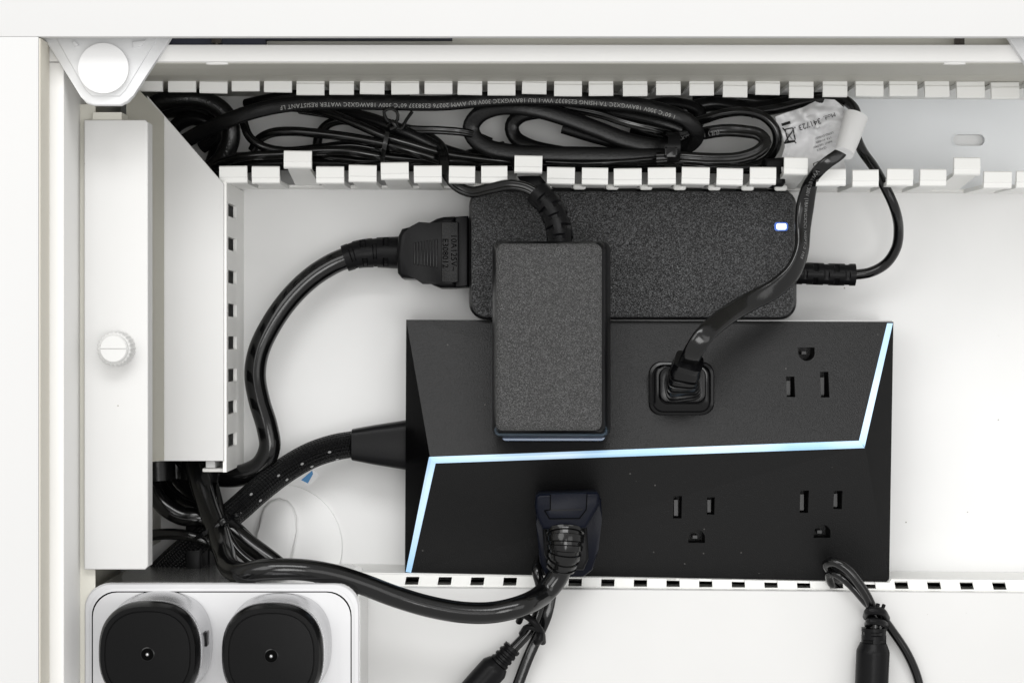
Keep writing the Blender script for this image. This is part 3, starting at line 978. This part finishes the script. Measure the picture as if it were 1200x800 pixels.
# ================================================================ FLAT CORD with square plug (right of the adapter)
fc = thing('flat_cord_plug', 'flat black cord rising from a square stepped plug in the surge protector', 'power cord', zs(798, 456))
c0 = zs(798, 456)
zb = c0.z - .001
def sq(cx, cy, w_, h_, z, r): return (rrect(cx - w_, cy - h_, cx + w_, cy + h_, r, 6), z)
obj('plug_base', loft([sq(798.5, 455, 37, 30, zb - .002, 15), sq(798.5, 455, 38.5, 31.5, zb + .0012, 15), sq(798.5, 455, 38.5, 31.5, zb + .0038, 15), sq(798.5, 455, 37.5, 30.5, zb + .0046, 15), sq(798.7, 455, 34.5, 28, zb + .0049, 13), sq(798.7, 454.6, 33.5, 27, zb + .0042, 12), sq(799.3, 453, 29.5, 24, zb + .0050, 11)]), M_gloss, fc)
obj('plug_step', loft([sq(799.5, 452, 28, 22, zb + .004, 11), sq(800, 451, 27, 21, zb + .011, 11), sq(800, 450.5, 26, 20, zb + .0125, 10), sq(800, 450, 22, 17, zb + .0127, 9)]), M_gloss, fc)
def sec_box(th):
    c, s_ = math.cos(th), math.sin(th)
    return math.copysign(abs(c) ** .45, c), .78 * math.copysign(abs(s_) ** .45, s_)
neck = [(799.5, 455, zb + .0105), (800, 449, zb + .0160), (801.5, 441, zb + .0205), (804.5, 431, zb + .0245), (807.5, 423, zb + .0275)]
obj('strain_relief', sweep(neck, 22, sec=sec_box, n=40, step=.0002, rfun=lambda s_, L, th: (1 - .30 * min(1, s_ / L * 1.15)) * ((.84 if (s_ / .0027) % 1 > .58 else 1.0) if s_ < L - .0052 else 1.10)), M_gloss, fc, ang=50)
zt_ = zb + .031
G_pts = [(806, 427, zb + .0255), (812, 413, zt_ + .0005), (824, 394, zt_ + .002), (846, 374, zt_ - .004), (876, 355, .056), (908, 338, .052), (929, 318, .049), (939, 294, .047), (941, 264, .045), (944, 238, .046), (949.5, 216, .0500), (957, 202.5, .0575), (969, 191, .0600), (984, 180, .0595), (990, 171, .0585), (994, 162, .0575)]
def tw(t):
    # turns on edge in the middle of its run
    return 0.75 * math.exp(-((t - 0.60) / 0.14) ** 2)
obj('cable', sweep(G_pts, 11.5, sec=sec_flat(.42), n=32, twist=lambda t: tw(t), rfun=lambda s, L, th: 1 - .36 * max(0, min(1, (s - L + .036) / .014))), M_rub, fc)
g = text_on(G_pts, 11.5, 'VW-1 60°C 300V (18AWGX2C) NISPT-2 105', .108, .0014, rev=True, off=.20, flat=True, twist=lambda t: tw(t), ratio=.42)
obj('print', g, M_grey_ink, fc, sm=False, recalc=False)

# ================================================================ NAVY PLUG and the thick cord below
np_ = thing('mains_plug_cord', 'heavy black power cord sweeping from the lower plug to the cable tie', 'power cord', zs(665, 615))
zn = zs(665, 612).z
base = [(629, 583), (634, 579), (698, 577), (703, 582), (704, 605), (700, 640), (693, 664), (682, 672), (640, 672), (632, 655), (628, 610)]
obj('plug_base', prism(base, zn - .012, zn + .016, .0010, zp=zn + .004), M_navy, np_)
top = [(628, 581), (632, 578.5), (700, 576.5), (702.5, 580), (702, 592), (687, 619), (636, 620), (629, 606), (627, 594)]
obj('plug_top', prism(top, zn + .010, zn + .027, .0012), M_navy, np_)
obj('inset_panel', prism([(645, 578.5), (688, 577.5), (687, 597), (679, 607.5), (644, 607.8), (638, 598), (645, 597)], zn + .0268, zn + .0274, .0002), M_navy, np_)
def outline(pts, w_, z, th_=.0003):
    bms = []
    for i in range(len(pts) - 1):
        a, b = Vector(pts[i]), Vector(pts[i + 1])
        d = (b - a).normalized(); nrm = Vector((-d.y, d.x)) * w_ / 2
        bms.append(prism([tuple(a + nrm), tuple(b + nrm), tuple(b - nrm), tuple(a - nrm)], z - th_, z + th_ * .5))
    return merge(*bms)
obj('panel_groove', outline([(645, 579), (645, 597), (638, 598), (644, 607.5), (679, 607.2), (687, 597), (688, 578)], 1.0, zn + .0275), M_slot, np_, sm=False)
obj('panel_ridge', outline([(646, 597.5), (683, 596.8)], .9, zn + .0277), M_fleck if False else M_blk, np_, sm=False)
obj('plug_shoulder', prism([(636, 618), (688, 617), (690, 655), (684, 668), (646, 668), (638, 650)], zn + .0, zn + .0205, .0012), M_blk, np_)
boot = [(662, 622, zn + .022), (662, 634, zn + .0235), (661, 648, zn + .0235), (657, 664, zn + .021)]
obj('strain_relief', sweep(boot, 24, n=40, step=.00025, rfun=lambda s, L, th: (1 - .26 * s / L) * (0.90 if (s / .0026) % 1 > .6 else 1.0)), M_rub, np_)
zz1 = zn + .021
D_pts = [(662, 640, zz1 + .002), (660, 656, zz1 + .002), (653, 676, zz1 + .001), (638, 694, zz1 + .002), (612, 709, .070), (578, 717, .072), (542, 717, .074), (502, 710, .076), (462, 698, .078), (425, 684, .081), (390, 673, .084), (352, 667, .087), (312, 667, .088), (284, 671, .085), (269, 664, .076), (262, 645, .064), (254, 620, .056), (244, 594, .050), (235, 566, .045), (228, 540, .040), (222, 505, .036)]
obj('cable', sweep(D_pts, 12.8, n=28), M_rub, np_)

# ================================================================ CORD from the wrap label to the charger (right)
rcord = thing('charger_output_cord', 'thin black cord looping down into the right side of the charger', 'power cord', Wd(970, 321, 0))
rr_pts = [(1001, 322, .017), (1020, 319, .018), (1038, 309, .020), (1050, 291, .024), (1053, 268, .030), (1048, 243, .038), (1037, 219, .040), (1024, 196, .044), (1010, 176, .049), (1003, 158, .052), (1004, 140, .048), (1000, 126, .042), (988, 117, .038), (966, 116, .034), (940, 121, .030), (915, 127, .028), (880, 133, .026)]
obj('cable', sweep(rr_pts, 6.0, n=20), M_rub, rcord)
obj('strain_relief', sweep([(1002, 322, .017), (975, 321.5, .017), (948, 320.5, .017), (930, 320, .017)], 13, n=32, step=.0004, rfun=ribbed(.0040, .12, .6, half=True)), M_blk, rcord)

# wrap label
wl = thing('wrap_label', 'blank white paper sleeve wrapped round the cords right of the tag', 'label', Wd(998, 158, .05))
obj('sleeve', sweep([(1003, 136, .0540), (1000, 145, .055), (994, 165, .0575), (989, 180, .060)], 13.2, n=36, step=.0006,
    rfun=lambda s, L, th: 1.10 - .22 * s / L + .02 * math.sin(3 * th + s * 300)), M_tube, wl)
tagr = thing('paper_tag', 'crumpled white product tag printed with symbols and 341723 inside the duct', 'tag', Wd(950, 160, .035))
# crumpled sheet
outline_pts = [(908, 137), (925, 131), (941, 126), (955, 119), (965, 116), (978, 117), (989, 126), (994, 140), (988, 160), (986, 176), (992, 200), (972, 206), (950, 207), (930, 206), (916, 203), (915, 188), (920, 172), (917, 158), (912, 148)]
bm = bmesh.new()
nx, ny = 46, 46
cxx, cyy = 952, 162
def inside_scale(a):
    # radial distance to the outline in direction a
    d = Vector((math.cos(a), math.sin(a)))
    best = 30
    for i in range(len(outline_pts)):
        p = Vector(outline_pts[i]) - Vector((cxx, cyy)); q = Vector(outline_pts[(i + 1) % len(outline_pts)]) - Vector((cxx, cyy))
        e = q - p
        den = d.x * e.y - d.y * e.x
        if abs(den) < 1e-9: continue
        t = (p.x * e.y - p.y * e.x) / den
        s = (p.x * d.y - p.y * d.x) / den
        if t > 0 and -1e-6 <= s <= 1 + 1e-6: best = t
    return best
def tag_z(x, y):
    p = Vector((x * .035, y * .035, 0))
    v = noise.noise(p * 1.1) * .0050 + abs(noise.noise(p * 2.3 + Vector((5, 2, 0)))) * .0036
    if x > 930 and y < 150: v += .004 * math.exp(-((x - 955 + (y - 150) * -.9) / 8) ** 2)
    return .0355 + v + max(0, (x - 960)) * .00012 + max(0, y - 185) * .0006
NA, NR = 96, 26
vs = {}
cen = bm.verts.new(Wd(cxx, cyy, tag_z(cxx, cyy)))
for i in range(NA):
    a = 2 * math.pi * i / NA
    R_ = inside_scale(a)
    for j in range(1, NR + 1):
        x = cxx + math.cos(a) * R_ * j / NR; y = cyy + math.sin(a) * R_ * j / NR
        vs[i, j] = bm.verts.new(Wd(x, y, tag_z(x, y)))
for i in range(NA):
    i2 = (i + 1) % NA
    bm.faces.new((cen, vs[i, 1], vs[i2, 1]))
    for j in range(1, NR):
        bm.faces.new((vs[i, j], vs[i, j + 1], vs[i2, j + 1], vs[i2, j]))
bmesh.ops.recalc_face_normals(bm, faces=bm.faces)
bmesh.ops.solidify(bm, geom=list(bm.faces), thickness=.0001)
obj('sheet', bm, M_paper, tagr, ang=60)
def drape(bm):
    for v in bm.verts:
        k = (D - v.co.z) / D
        x = 600 + v.co.x / S0 / k; y = 400 - v.co.y / S0 / k
        v.co = Wd(x, y, tag_z(x, y) + .0004)
    return bm
def sub(bm, n=1):
    bmesh.ops.subdivide_edges(bm, edges=list(bm.edges), cuts=n)
    return bm
zz2 = .037
def quad_line(x0, y0, x1, y1, w_):
    a, b = Vector((x0, y0)), Vector((x1, y1)); d = (b - a).normalized(); nr = Vector((-d.y, d.x)) * w_ / 2
    bm = bmesh.new()
    bm.faces.new([bm.verts.new(Wd(p.x, p.y, zz2)) for p in (a + nr, b + nr, b - nr, a - nr)])
    return sub(bm, 3)
parts = [text_flat('341723', 949, 146, zz2, 6.5, 199), text_flat('Mod.', 972, 136.5, zz2, 5, 200)]
parts.append(quad_line(916, 146.5, 926, 143.5, 3.2))
for (l) in ((919.5, 152, 924, 166), (929, 150, 932, 164), (919.5, 152, 929, 150), (920, 166, 932, 165), (917, 150, 933, 168), (932, 149, 919, 168)):
    parts.append(quad_line(*l, 1.3))
parts.append(quad_line(919, 168, 932, 165.5, 2.0))
for (l) in ((953, 192, 966, 186.5), (966, 186.5, 969, 196), (953, 192, 957, 203), (957.5, 194, 964, 191.5), (957.5, 194, 959.5, 200), (964, 191.5, 965.5, 197)):
    parts.append(quad_line(*l, .9))
for k, s in enumerate(('LISTED E258337', 'I.T.E. POWER', 'INPUT 100-240V', 'CLASS II')):
    parts.append(text_flat(s, 966 - k * 1.0, 159 + k * 5.2, zz2, 2.3, 199))
obj('print', drape(merge(*parts)), M_ink, tagr, sm=False, recalc=False)

# ================================================================ CABLES IN THE TOP DUCT
def cable(pts, r, label, m=M_rub, sec=sec_round, n=20, name='cable', twist=None, group='cables packed in the top duct'):
    o = obj(name, sweep(pts, r, sec=sec, n=n, twist=twist), m)
    tag(o, label, 'cable', group)
    return o
c1 = [(196, 178, .024), (218, 165, .030), (242, 152, .036), (270, 140, .040), (300, 130, .042), (335, 123, .043), (375, 120, .044), (420, 120, .044), (470, 121, .044), (520, 121, .044), (565, 117, .043), (610, 115, .043), (660, 116, .043), (705, 119, .043), (745, 123, .043), (780, 131, .043), (806, 142, .042), (817, 158, .039), (806, 171, .034), (785, 175, .030), (750, 172, .028), (700, 160, .026), (660, 148, .024)]
o = cable(c1, 9.0, 'long printed cable running along the upper fingers of the duct', M_rub2, sec_flat(.55), 28, name='printed_cable')
g = text_on(c1, 9.0, '1 60°C 300V 18AWGX2C TA HSING E258337 VW-1 RU 18AWGX2C 300V RU AWM 20276 E258337 60°C 300V 18AWGX2C WATER RESISTANT LF', 0.1985, .00155, rev=True, off=-.30, flat=True, ratio=.55)
obj('print', g, M_white_ink, o, sm=False, recalc=False)

loopA = [(790, 184, .034), (740, 183, .034), (690, 182, .034), (640, 181, .034), (600, 179, .034), (572, 173, .034), (556, 162, .034), (552, 149, .034), (560, 136, .035), (578, 127, .036), (604, 125, .037), (635, 130, .037), (668, 140, .036), (700, 152, .035), (735, 165, .034), (770, 172, .033), (790, 174, .032)]
cable(loopA, 10.0, 'wide flat grey sheened cable looped back at the middle of the duct', M_rub2, sec_flat(.5), 28, name='flat_cable')
loopB = [(790, 187, .028), (730, 188, .027), (660, 180, .024), (620, 171, .022), (603, 160, .020), (600, 147, .020), (610, 136, .021), (640, 130, .022), (680, 127, .024), (730, 132, .028), (775, 142, .030), (800, 150, .030)]
cable(loopB, 8.5, 'inner cable loop lying under the wide flat cable', M_rub2, sec_flat(.6), 24)
cable([(620, 124, .030), (660, 127, .034), (700, 134, .037), (735, 145, .038), (765, 152, .037), (785, 157, .034)], 4.5, 'thin pair of wires above the wide flat cable', M_rub, sec_twin, 20)
loopC = [(770, 186, .040), (795, 185, .042), (835, 187, .042), (868, 185, .041), (889, 177, .040), (897, 167, .039), (890, 158, .038), (872, 154, .037), (848, 153, .036), (820, 157, .033), (795, 160, .030)]
o = cable(loopC, 7.5, 'flat cable loop with faint lettering at the right end of the bundle', M_rub, sec_twin, 28, name='looped_cable')
g = text_on(loopC, 7.5, '(UL) 18AWGX2C (18AWG) VW', .0615, .0016, rev=False, off=.25, flat=True, ratio=.50)
obj('print', g, M_grey_ink, o, sm=False, recalc=False)
loopD = [(790, 150, .026), (822, 141, .030), (848, 133, .033), (874, 131, .035), (895, 137, .036), (908, 150, .036), (911, 165, .035), (905, 180, .033), (890, 192, .030), (850, 196, .028), (800, 193, .028)]
cable(loopD, 5.6, 'outermost round cable loop left of the paper tag', M_rub, sec_round, 20)
cable([(800, 130, .018), (835, 122, .018), (880, 128, .020), (920, 122, .022), (960, 114, .024), (990, 118, .026)], 9, 'thick cable passing behind the top of the paper tag', M_rub2, sec_round, 20)
cable([(812, 120, .012), (860, 116, .014), (905, 119, .015), (950, 112, .016)], 8, 'cable tucked under the upper fingers right of centre', M_rub2)
# left half of the duct
cable([(168, 150, .022), (180, 124, .028), (208, 116, .030), (240, 118, .030), (264, 134, .030), (271, 158, .030), (262, 184, .028), (246, 200, .026), (220, 214, .02)], 11, 'pebbled thick cable looping round the dark left end of the duct', M_rub3, sec_round, 24)
cable([(196, 165, .016), (206, 148, .018), (226, 139, .020), (246, 146, .020), (252, 160, .018), (236, 172, .016)], 8.5, 'inner thick cable inside the left loop', M_rub2)
cable([(190, 128, .010), (225, 128, .012), (250, 140, .012), (258, 165, .012), (250, 195, .012)], 11, 'deepest cable at the left end of the duct', M_rub2)
cable([(283, 128, .030), (286, 145, .032), (292, 160, .033), (306, 171, .034), (332, 177, .034), (372, 174, .032), (410, 170, .030), (446, 175, .028)], 5.2, 'thin cable with a tight bend beside the pebbled cable', M_rub)
cable([(296, 176, .026), (303, 164, .028), (318, 156, .031), (340, 154, .033), (378, 157, .035), (415, 162, .037), (452, 169, .039), (485, 178, .039), (520, 188, .036), (560, 190, .03)], 5.6, 'shiny round cable arching over a pale gap left of the twist tie', M_rub)
cable([(330, 125, .024), (362, 128, .028), (392, 135, .033), (424, 148, .037), (452, 160, .039), (486, 170, .038), (520, 180, .036), (560, 186, .032), (610, 190, .03)], 5.4, 'slanting cable descending from the printed cable to the twist tie', M_rub)
cable([(352, 126, .020), (392, 132, .026), (430, 139, .032), (462, 150, .036), (490, 162, .036), (518, 176, .034), (550, 186, .03)], 8.0, 'thicker slanting cable just above the twist tied bundle', M_rub2)
cable([(370, 200, .016), (371, 178, .018), (374, 158, .020), (384, 146, .022), (402, 141, .024), (440, 150, .026)], 5.5, 'cable rising steeply behind the shiny arching cable', M_rub)
cable([(240, 200, .026), (262, 190, .031), (292, 183, .035), (330, 181, .036), (370, 177, .037), (408, 177, .038), (446, 183, .037), (490, 187, .033), (540, 190, .030)], 5.4, 'lowest shiny cable along the lower fingers of the duct', M_rub)
cable([(250, 203, .018), (300, 193, .020), (350, 191, .020), (420, 192, .020), (500, 193, .020), (580, 192, .020), (660, 193, .020), (760, 194, .022), (840, 195, .022), (900, 196, .022)], 8.5, 'dark cable pressed against the lower fingers', M_rub2)
cable([(260, 188, .012), (340, 184, .012), (420, 186, .012), (500, 184, .012), (580, 186, .012), (680, 189, .014), (780, 186, .014), (880, 190, .014)], 8.5, 'dark cable at the bottom of the duct under the bundle', M_rub2)
cable([(450, 148, .034), (466, 150, .036), (490, 152, .037), (520, 153, .037), (548, 156, .036), (575, 166, .028)], 4.8, 'thin twin wire between the twist tie and the middle loop', M_rub, sec_twin, 24)
cable([(380, 182, .024), (430, 189, .026), (475, 182, .03), (520, 187, .030), (556, 178, .028), (590, 170, .022)], 4.6, 'thin wire crossing low under the twist tie', M_rub)
cable([(288, 122, .018), (310, 117, .022), (340, 112, .024), (400, 110, .024), (480, 112, .022)], 6, 'cable hidden above the printed cable near the left fingers', M_rub2)
cable([(740, 128, .016), (790, 122, .018), (820, 132, .020), (812, 150, .020), (780, 160, .018), (740, 150, .016)], 8, 'coiled cable in the dark centre right of the bundle', M_rub2)
cable([(640, 190, .036), (680, 191.5, .038), (720, 190, .038), (770, 186, .036)], 3.0, 'slim shiny wire under the wide flat cable', M_rub)
# velcro strap and twist tie
vt = thing('strap_tie', 'black strap binding the cable bundle right of centre in the duct', 'cable tie', Wd(786, 176, .03))
obj('strap', tie_ring(786, 176, .030, .0052, .0185, 0, width=.0045, thick=.0011), M_blk, vt)
obj('buckle', prism(rrect(779.5, 172, 793.5, 184, 2), .044, .0502, .0006), M_gloss, vt)
tt = thing('twist_tie', 'black wire twist tie knotted round cables in the left half of the duct', 'cable tie', Wd(457, 160, .03))
obj('loop', tie_ring(454, 167, .0335, .0068, .0095, -12, width=.0016, thick=.0011), M_rub, tt)
obj('bow', sweep([(460, 149, .045), (453, 140, .046), (450, 131, .047), (457, 127.5, .048), (465, 131, .048), (466, 140, .047), (461, 147, .046), (470, 151, .045), (476, 141, .044), (483, 131, .043)], 2.0, n=10), M_rub, tt)
obj('knot', sweep([(455, 147, .045), (460, 143, .0475), (464, 148, .047), (458, 151, .046)], 3.0, n=10), M_rub, tt)
# dark strap hanging over the duct wall and block at the bundle's end
o = obj('cord_end_block', prism([(896, 186), (919, 184), (921, 214), (918, 218), (897, 218)], .030, .042, .0015), M_blk)
tag(o, 'black moulded block at the right end of the cable bundle', 'cord block')
o = obj('black_strap', sweep([(606, 180, .030), (612, 196, .040), (622, 210, .046), (632, 222, .046), (638, 232, .042)], 11, sec=sec_flat(.25), n=20), M_blk)
tag(o, 'short flat black strap passing under the raised finger above the adapter', 'strap')

# ================================================================ LOWER LEFT CABLE TANGLE
G2 = 'cables gathered below the vertical duct'
cable([(246, 535, .030), (250, 560, .034), (256, 585, .040), (262, 612, .044), (272, 636, .046), (290, 655, .048), (322, 672, .05)], 4.8, 'thin shiny cable beside the vertical cord at the cable tie', M_rub, group=G2)
cable([(186, 515, .020), (184, 548, .022), (192, 572, .026), (210, 590, .030), (236, 602, .032), (262, 615, .034), (290, 636, .036), (322, 660, .038), (350, 685, .036)], 11.5, 'upper thick cable bending in from behind the cover strip', M_rub, group=G2)
cable([(172, 545, .036), (180, 574, .038), (192, 592, .040), (212, 604, .040), (236, 606, .040), (256, 608, .038)], 11.0, 'lower thick cable bulging beside the cover strip edge', M_rub, group=G2)
cable([(196, 520, .012), (206, 552, .014), (226, 575, .018), (248, 596, .02), (270, 622, .02), (310, 655, .02)], 11, 'deep cable behind the gathered cords', M_rub2, group=G2)
cable([(160, 632, .036), (180, 626.5, .038), (205, 625.5, .040), (228, 629, .041), (246, 636, .040), (262, 652, .03)], 6.6, 'thin cable crossing level from the cover strip to the tie', M_rub, group=G2)
cable([(300, 640, .03), (282, 622, .034), (262, 604, .038), (246, 580, .036), (240, 545, .03)], 7, 'short cable filling behind the cable tie', M_rub2, group=G2)
o = obj('flat_strap', sweep([(228, 600, .034), (227, 625, .036), (227, 650, .036), (228, 690, .034)], 9.5, sec=sec_flat(.25), n=20), M_blk)
tag(o, 'flat black strap hanging straight down behind the socket bar', 'strap')
o = obj('black_bracket', prism([(176, 672), (206, 640), (222, 626), (246, 640), (246, 690), (176, 690)], .002, .020, .001), M_blk)
tag(o, 'black slanted plastic block just above the socket bar', 'block')
for k, x in enumerate((195, 210)):
    obj('ridge', prism([(x - 3, 653), (x + 3, 653), (x + 3, 656), (x - 3, 656)], .0195, .0215, .0004), M_gloss, o)
zt2 = thing('zip_tie', 'shiny black zip tie cinching the cords below the vertical duct', 'cable tie', Wd(256, 615, .05))
obj('strap', tie_ring(254, 616, .046, .0085, .0120, -60 + 0, width=.0014, thick=.0011), M_gloss, zt2)
obj('head', prism([(254, 610), (262, 605), (267, 612), (259, 618)], .0560, .0620, .0008), M_gloss, zt2)
obj('tail', sweep([(258, 613, .0600), (250, 620, .0600), (241, 628, .056)], 1.9, sec=sec_flat(.5), n=10), M_gloss, zt2)

# ================================================================ SOCKET BAR, lower left
bar = thing('socket_bar', 'silver white socket bar holding two round black plugs', 'socket bar', Wd(268, 760, 0.03))
zb0 = 0.090
def br(i, z, rr=26): return (rrect(99 + i, 683.5 + i, 421 - i, 900, rr - i * .6, 8), z)
xb0, xb1 = Wd(99, 0, zb0).x, Wd(421, 0, zb0).x
yb0 = Wd(0, 683.5, zb0).y
def wring(i, z, r=.0085):
    out = []
    x0, x1, y1, y0 = xb0 + i, xb1 - i, yb0 - i, -0.20
    for cx, cy, a0 in ((x1 - r, y1 - r, 0), (x0 + r, y1 - r, 90), (x0 + r, y0 + r, 180), (x1 - r, y0 + r, 270)):
        for k in range(9):
            a = math.radians(a0 + 90 * k / 8)
            out.append(Vector((cx + r * math.cos(a), cy + r * math.sin(a), z)))
    return out
obj('housing', loft([wring(.0006, .0180), wring(0, .0190), wring(0, .0865)]), M_barlid, bar)
obj('rim', loft([wring(.0001, .0865), wring(.0000, .0893), wring(.0004, .0899), wring(.0013, .0900)]), M_bar, bar)
obj('front_face', loft([wring(.0016, .0890), wring(.0017, .0902), wring(.0021, .0904)]), M_bar, bar)
obj('face_groove', loft([wring(.0026, .09042), wring(.0030, .09042)], cap=False), M_slot, bar, sm=False)
obj('mounting_foot', box_w(xb0 + .006, xb1 - .006, -0.20, yb0 - .012, 0.0002, 0.0182), M_duct, bar, sm=False)
def round_plug(cx, cy, label):
    t = thing('round_plug', label, 'plug', Wd(cx, cy, .0905), 'round black plugs in the socket bar')
    zf_ = .121
    cw = Wd(cx, cy, zf_)
    def sr(r, z, e=2.5, ry=None):
        out = []
        for i in range(72):
            a = 2 * math.pi * i / 72
            c, s = math.cos(a), math.sin(a)
            out.append(Vector((cw.x + r * math.copysign(abs(c) ** (2 / e), c), cw.y + (ry or r) * math.copysign(abs(s) ** (2 / e), s), z)))
        return out
    k = S0 * (D - zf_) / D
    R = 60 * k
    obj('sleeve', loft([sr(R * 1.04, .0906), sr(R * 1.04, .0965), sr(R * 1.015, .101), sr(R * 1.01, .1135)]), M_sleeve, t, ang=50)
    d = obj('disc', loft([sr(R * .985, .1130), sr(R * 1.0, .1136), sr(R * 1.0, .1168), sr(R * .985, .1180), sr(R * .935, .1207), sr(R * .925, .1210), sr(R * .845, .1210), sr(R * .838, .1206), sr(R * .828, .1206), sr(R * .82, .1210), sr(R * .14, .1212)]), M_disc, t, ang=50)
    # centre hole with a rim and a bright pin
    n_ = 28
    rg = lambda r, z: [Vector((cw.x + r * math.cos(2 * math.pi * i / n_), cw.y + r * math.sin(2 * math.pi * i / n_), z)) for i in range(n_)]
    obj('centre_ring', loft([rg(8.5 * k, .1208), rg(8.5 * k, .1215), rg(7.2 * k, .1216), rg(6.6 * k, .1213)]), M_gloss, t)
    obj('centre_hole', loft([rg(7.1 * k, .12150), rg(7.1 * k, .12163)]), M_slot, t)
    b_ = bmesh.new()
    bmesh.ops.create_uvsphere(b_, u_segments=14, v_segments=8, radius=.00065, matrix=Matrix.Translation((cw.x, cw.y, .1217)))
    obj('pin', b_, M_sleeve, t)
    if cx < 200: obj('latch', box_w(cw.x + R * 1.005, cw.x + R * 1.045, cw.y + .0005, cw.y + .0055, .100, .106, .0003), M_chside, t)
round_plug(173, 766, 'left one of the two round black plugs in the socket bar')
round_plug(318, 768, 'right one of the two round black plugs, nearer the white panel')

# ================================================================ LOWER MIDDLE AND LOWER RIGHT CORDS
zo = .049
lc = thing('inline_connector_cord', 'black cord with a barrel connector hanging below the heavy cord', 'cord', Wd(600, 760, zz))
obj('cable', sweep([(632, 655, .044), (629, 668, .050), (634, 690, .050), (632, 712, zo), (622, 736, zo), (606, 755, zo), (590, 770, zo)], 6.0, n=18), M_rub, lc)
obj('strain_relief', sweep([(601, 758, zo), (592, 768, zo), (580, 781, zo)], 12.5, n=28, step=.0004, rfun=lambda s, L, th: (.86 if (s / .0022) % 1 > .62 else 1) * (.86 + .14 * s / L)), M_blk, lc)
obj('connector', sweep([(584, 777, zo), (572, 790, zo), (556, 808, zo), (530, 838, zo)], 17, n=28, step=.0007, rfun=lambda s, L, th: min(1, .78 + s / .010)), M_blk, lc)
l2 = thing('power_lead', 'thin flat black cord running down beside the barrel connector', 'cord', Wd(622, 760, zz))
obj('cable', sweep([(640, 640, .040), (648, 672, .046), (645, 700, .047), (640, 722, .0475), (630, 745, zo - .003), (618, 772, zo - .003), (603, 812, zo - .003), (592, 840, zo - .003)], 6.6, sec=sec_flat(.55), n=20), M_rub, l2)
k1 = thing('knotted_tie', 'rubber tie knotted round the cords above the barrel connector', 'cable tie', Wd(625, 738, zo))
obj('wrap', sweep([(608, 728, zo + .001), (613, 720, zo + .005), (624, 727, zo + .007), (634, 740, zo + .005), (636, 752, zo)], 4.0, n=12), M_blk, k1)
obj('knot', sweep([(632, 736, zo + .003), (633, 748, zo + .006), (629, 752, zo + .004)], 4.6, n=12), M_blk, k1)
obj('cross_wrap', sweep([(611, 742, zo + .002), (618, 734, zo + .006), (628, 736, zo + .006), (636, 746, zo + .002)], 3.4, n=12), M_blk, k1)
l3 = thing('looped_power_lead', 'black lead with a ribbed connector leaving the duct at the lower right', 'cord', Wd(1020, 760, zz))
zr = .047
obj('cable', sweep([(990, 686, .028), (978, 674, .038), (969, 660, .046), (978, 658, .049), (993, 667, .050), (1007, 684, .050), (1018, 702, .0495), (1025, 722, .049), (1025, 742, .049)], 5.6, n=18), M_rub, l3)
obj('strain_relief', sweep([(1024, 735, zr + .001), (1024, 757, zr + .001)], 14.5, n=32, step=.0003, rfun=ribbed(.0028, .14, .55, half=True)), M_blk, l3)
obj('connector', sweep([(1023.5, 753, zr + .001), (1022.5, 775, zr + .001), (1021.5, 800, zr + .001), (1020, 850, zr + .001)], 19.5, n=32, step=.0007, rfun=lambda s, L, th: min(1, .80 + s / .014)), M_blk, l3)
l4 = thing('thin_lead', 'thin black lead curving away right of the ribbed connector', 'cord', Wd(1050, 760, zz))
obj('cable', sweep([(984, 688, .026), (974, 682, .036), (973, 671, .043), (984, 674, .046), (1000, 688, .046), (1016, 706, .0465), (1032, 721, .047), (1048, 742, .045), (1063, 765, .044), (1074, 790, .043), (1082, 822, .0425)], 5.2, n=18), M_rub, l4)
k2 = thing('small_tie', 'small black tie knotted above the ribbed connector', 'cable tie', Wd(1028, 718, zr))
obj('wrap', sweep([(1016, 722, zr), (1020, 715, zr + .007), (1032, 716, zr + .006), (1038, 724, zr)], 5.2, n=12), M_blk, k2)
obj('tail', merge(sweep([(1027, 716, zr + .007), (1029, 707, zr + .006)], 2.4, n=10), sweep([(1033, 716, zr + .006), (1036, 708, zr + .005)], 2.2, n=10)), M_blk, k2)
obj('lower_wrap', sweep([(1017, 731, zr), (1021, 727, zr + .007), (1033, 729, zr + .005), (1038, 733, zr)], 4.4, n=12), M_blk, k2)
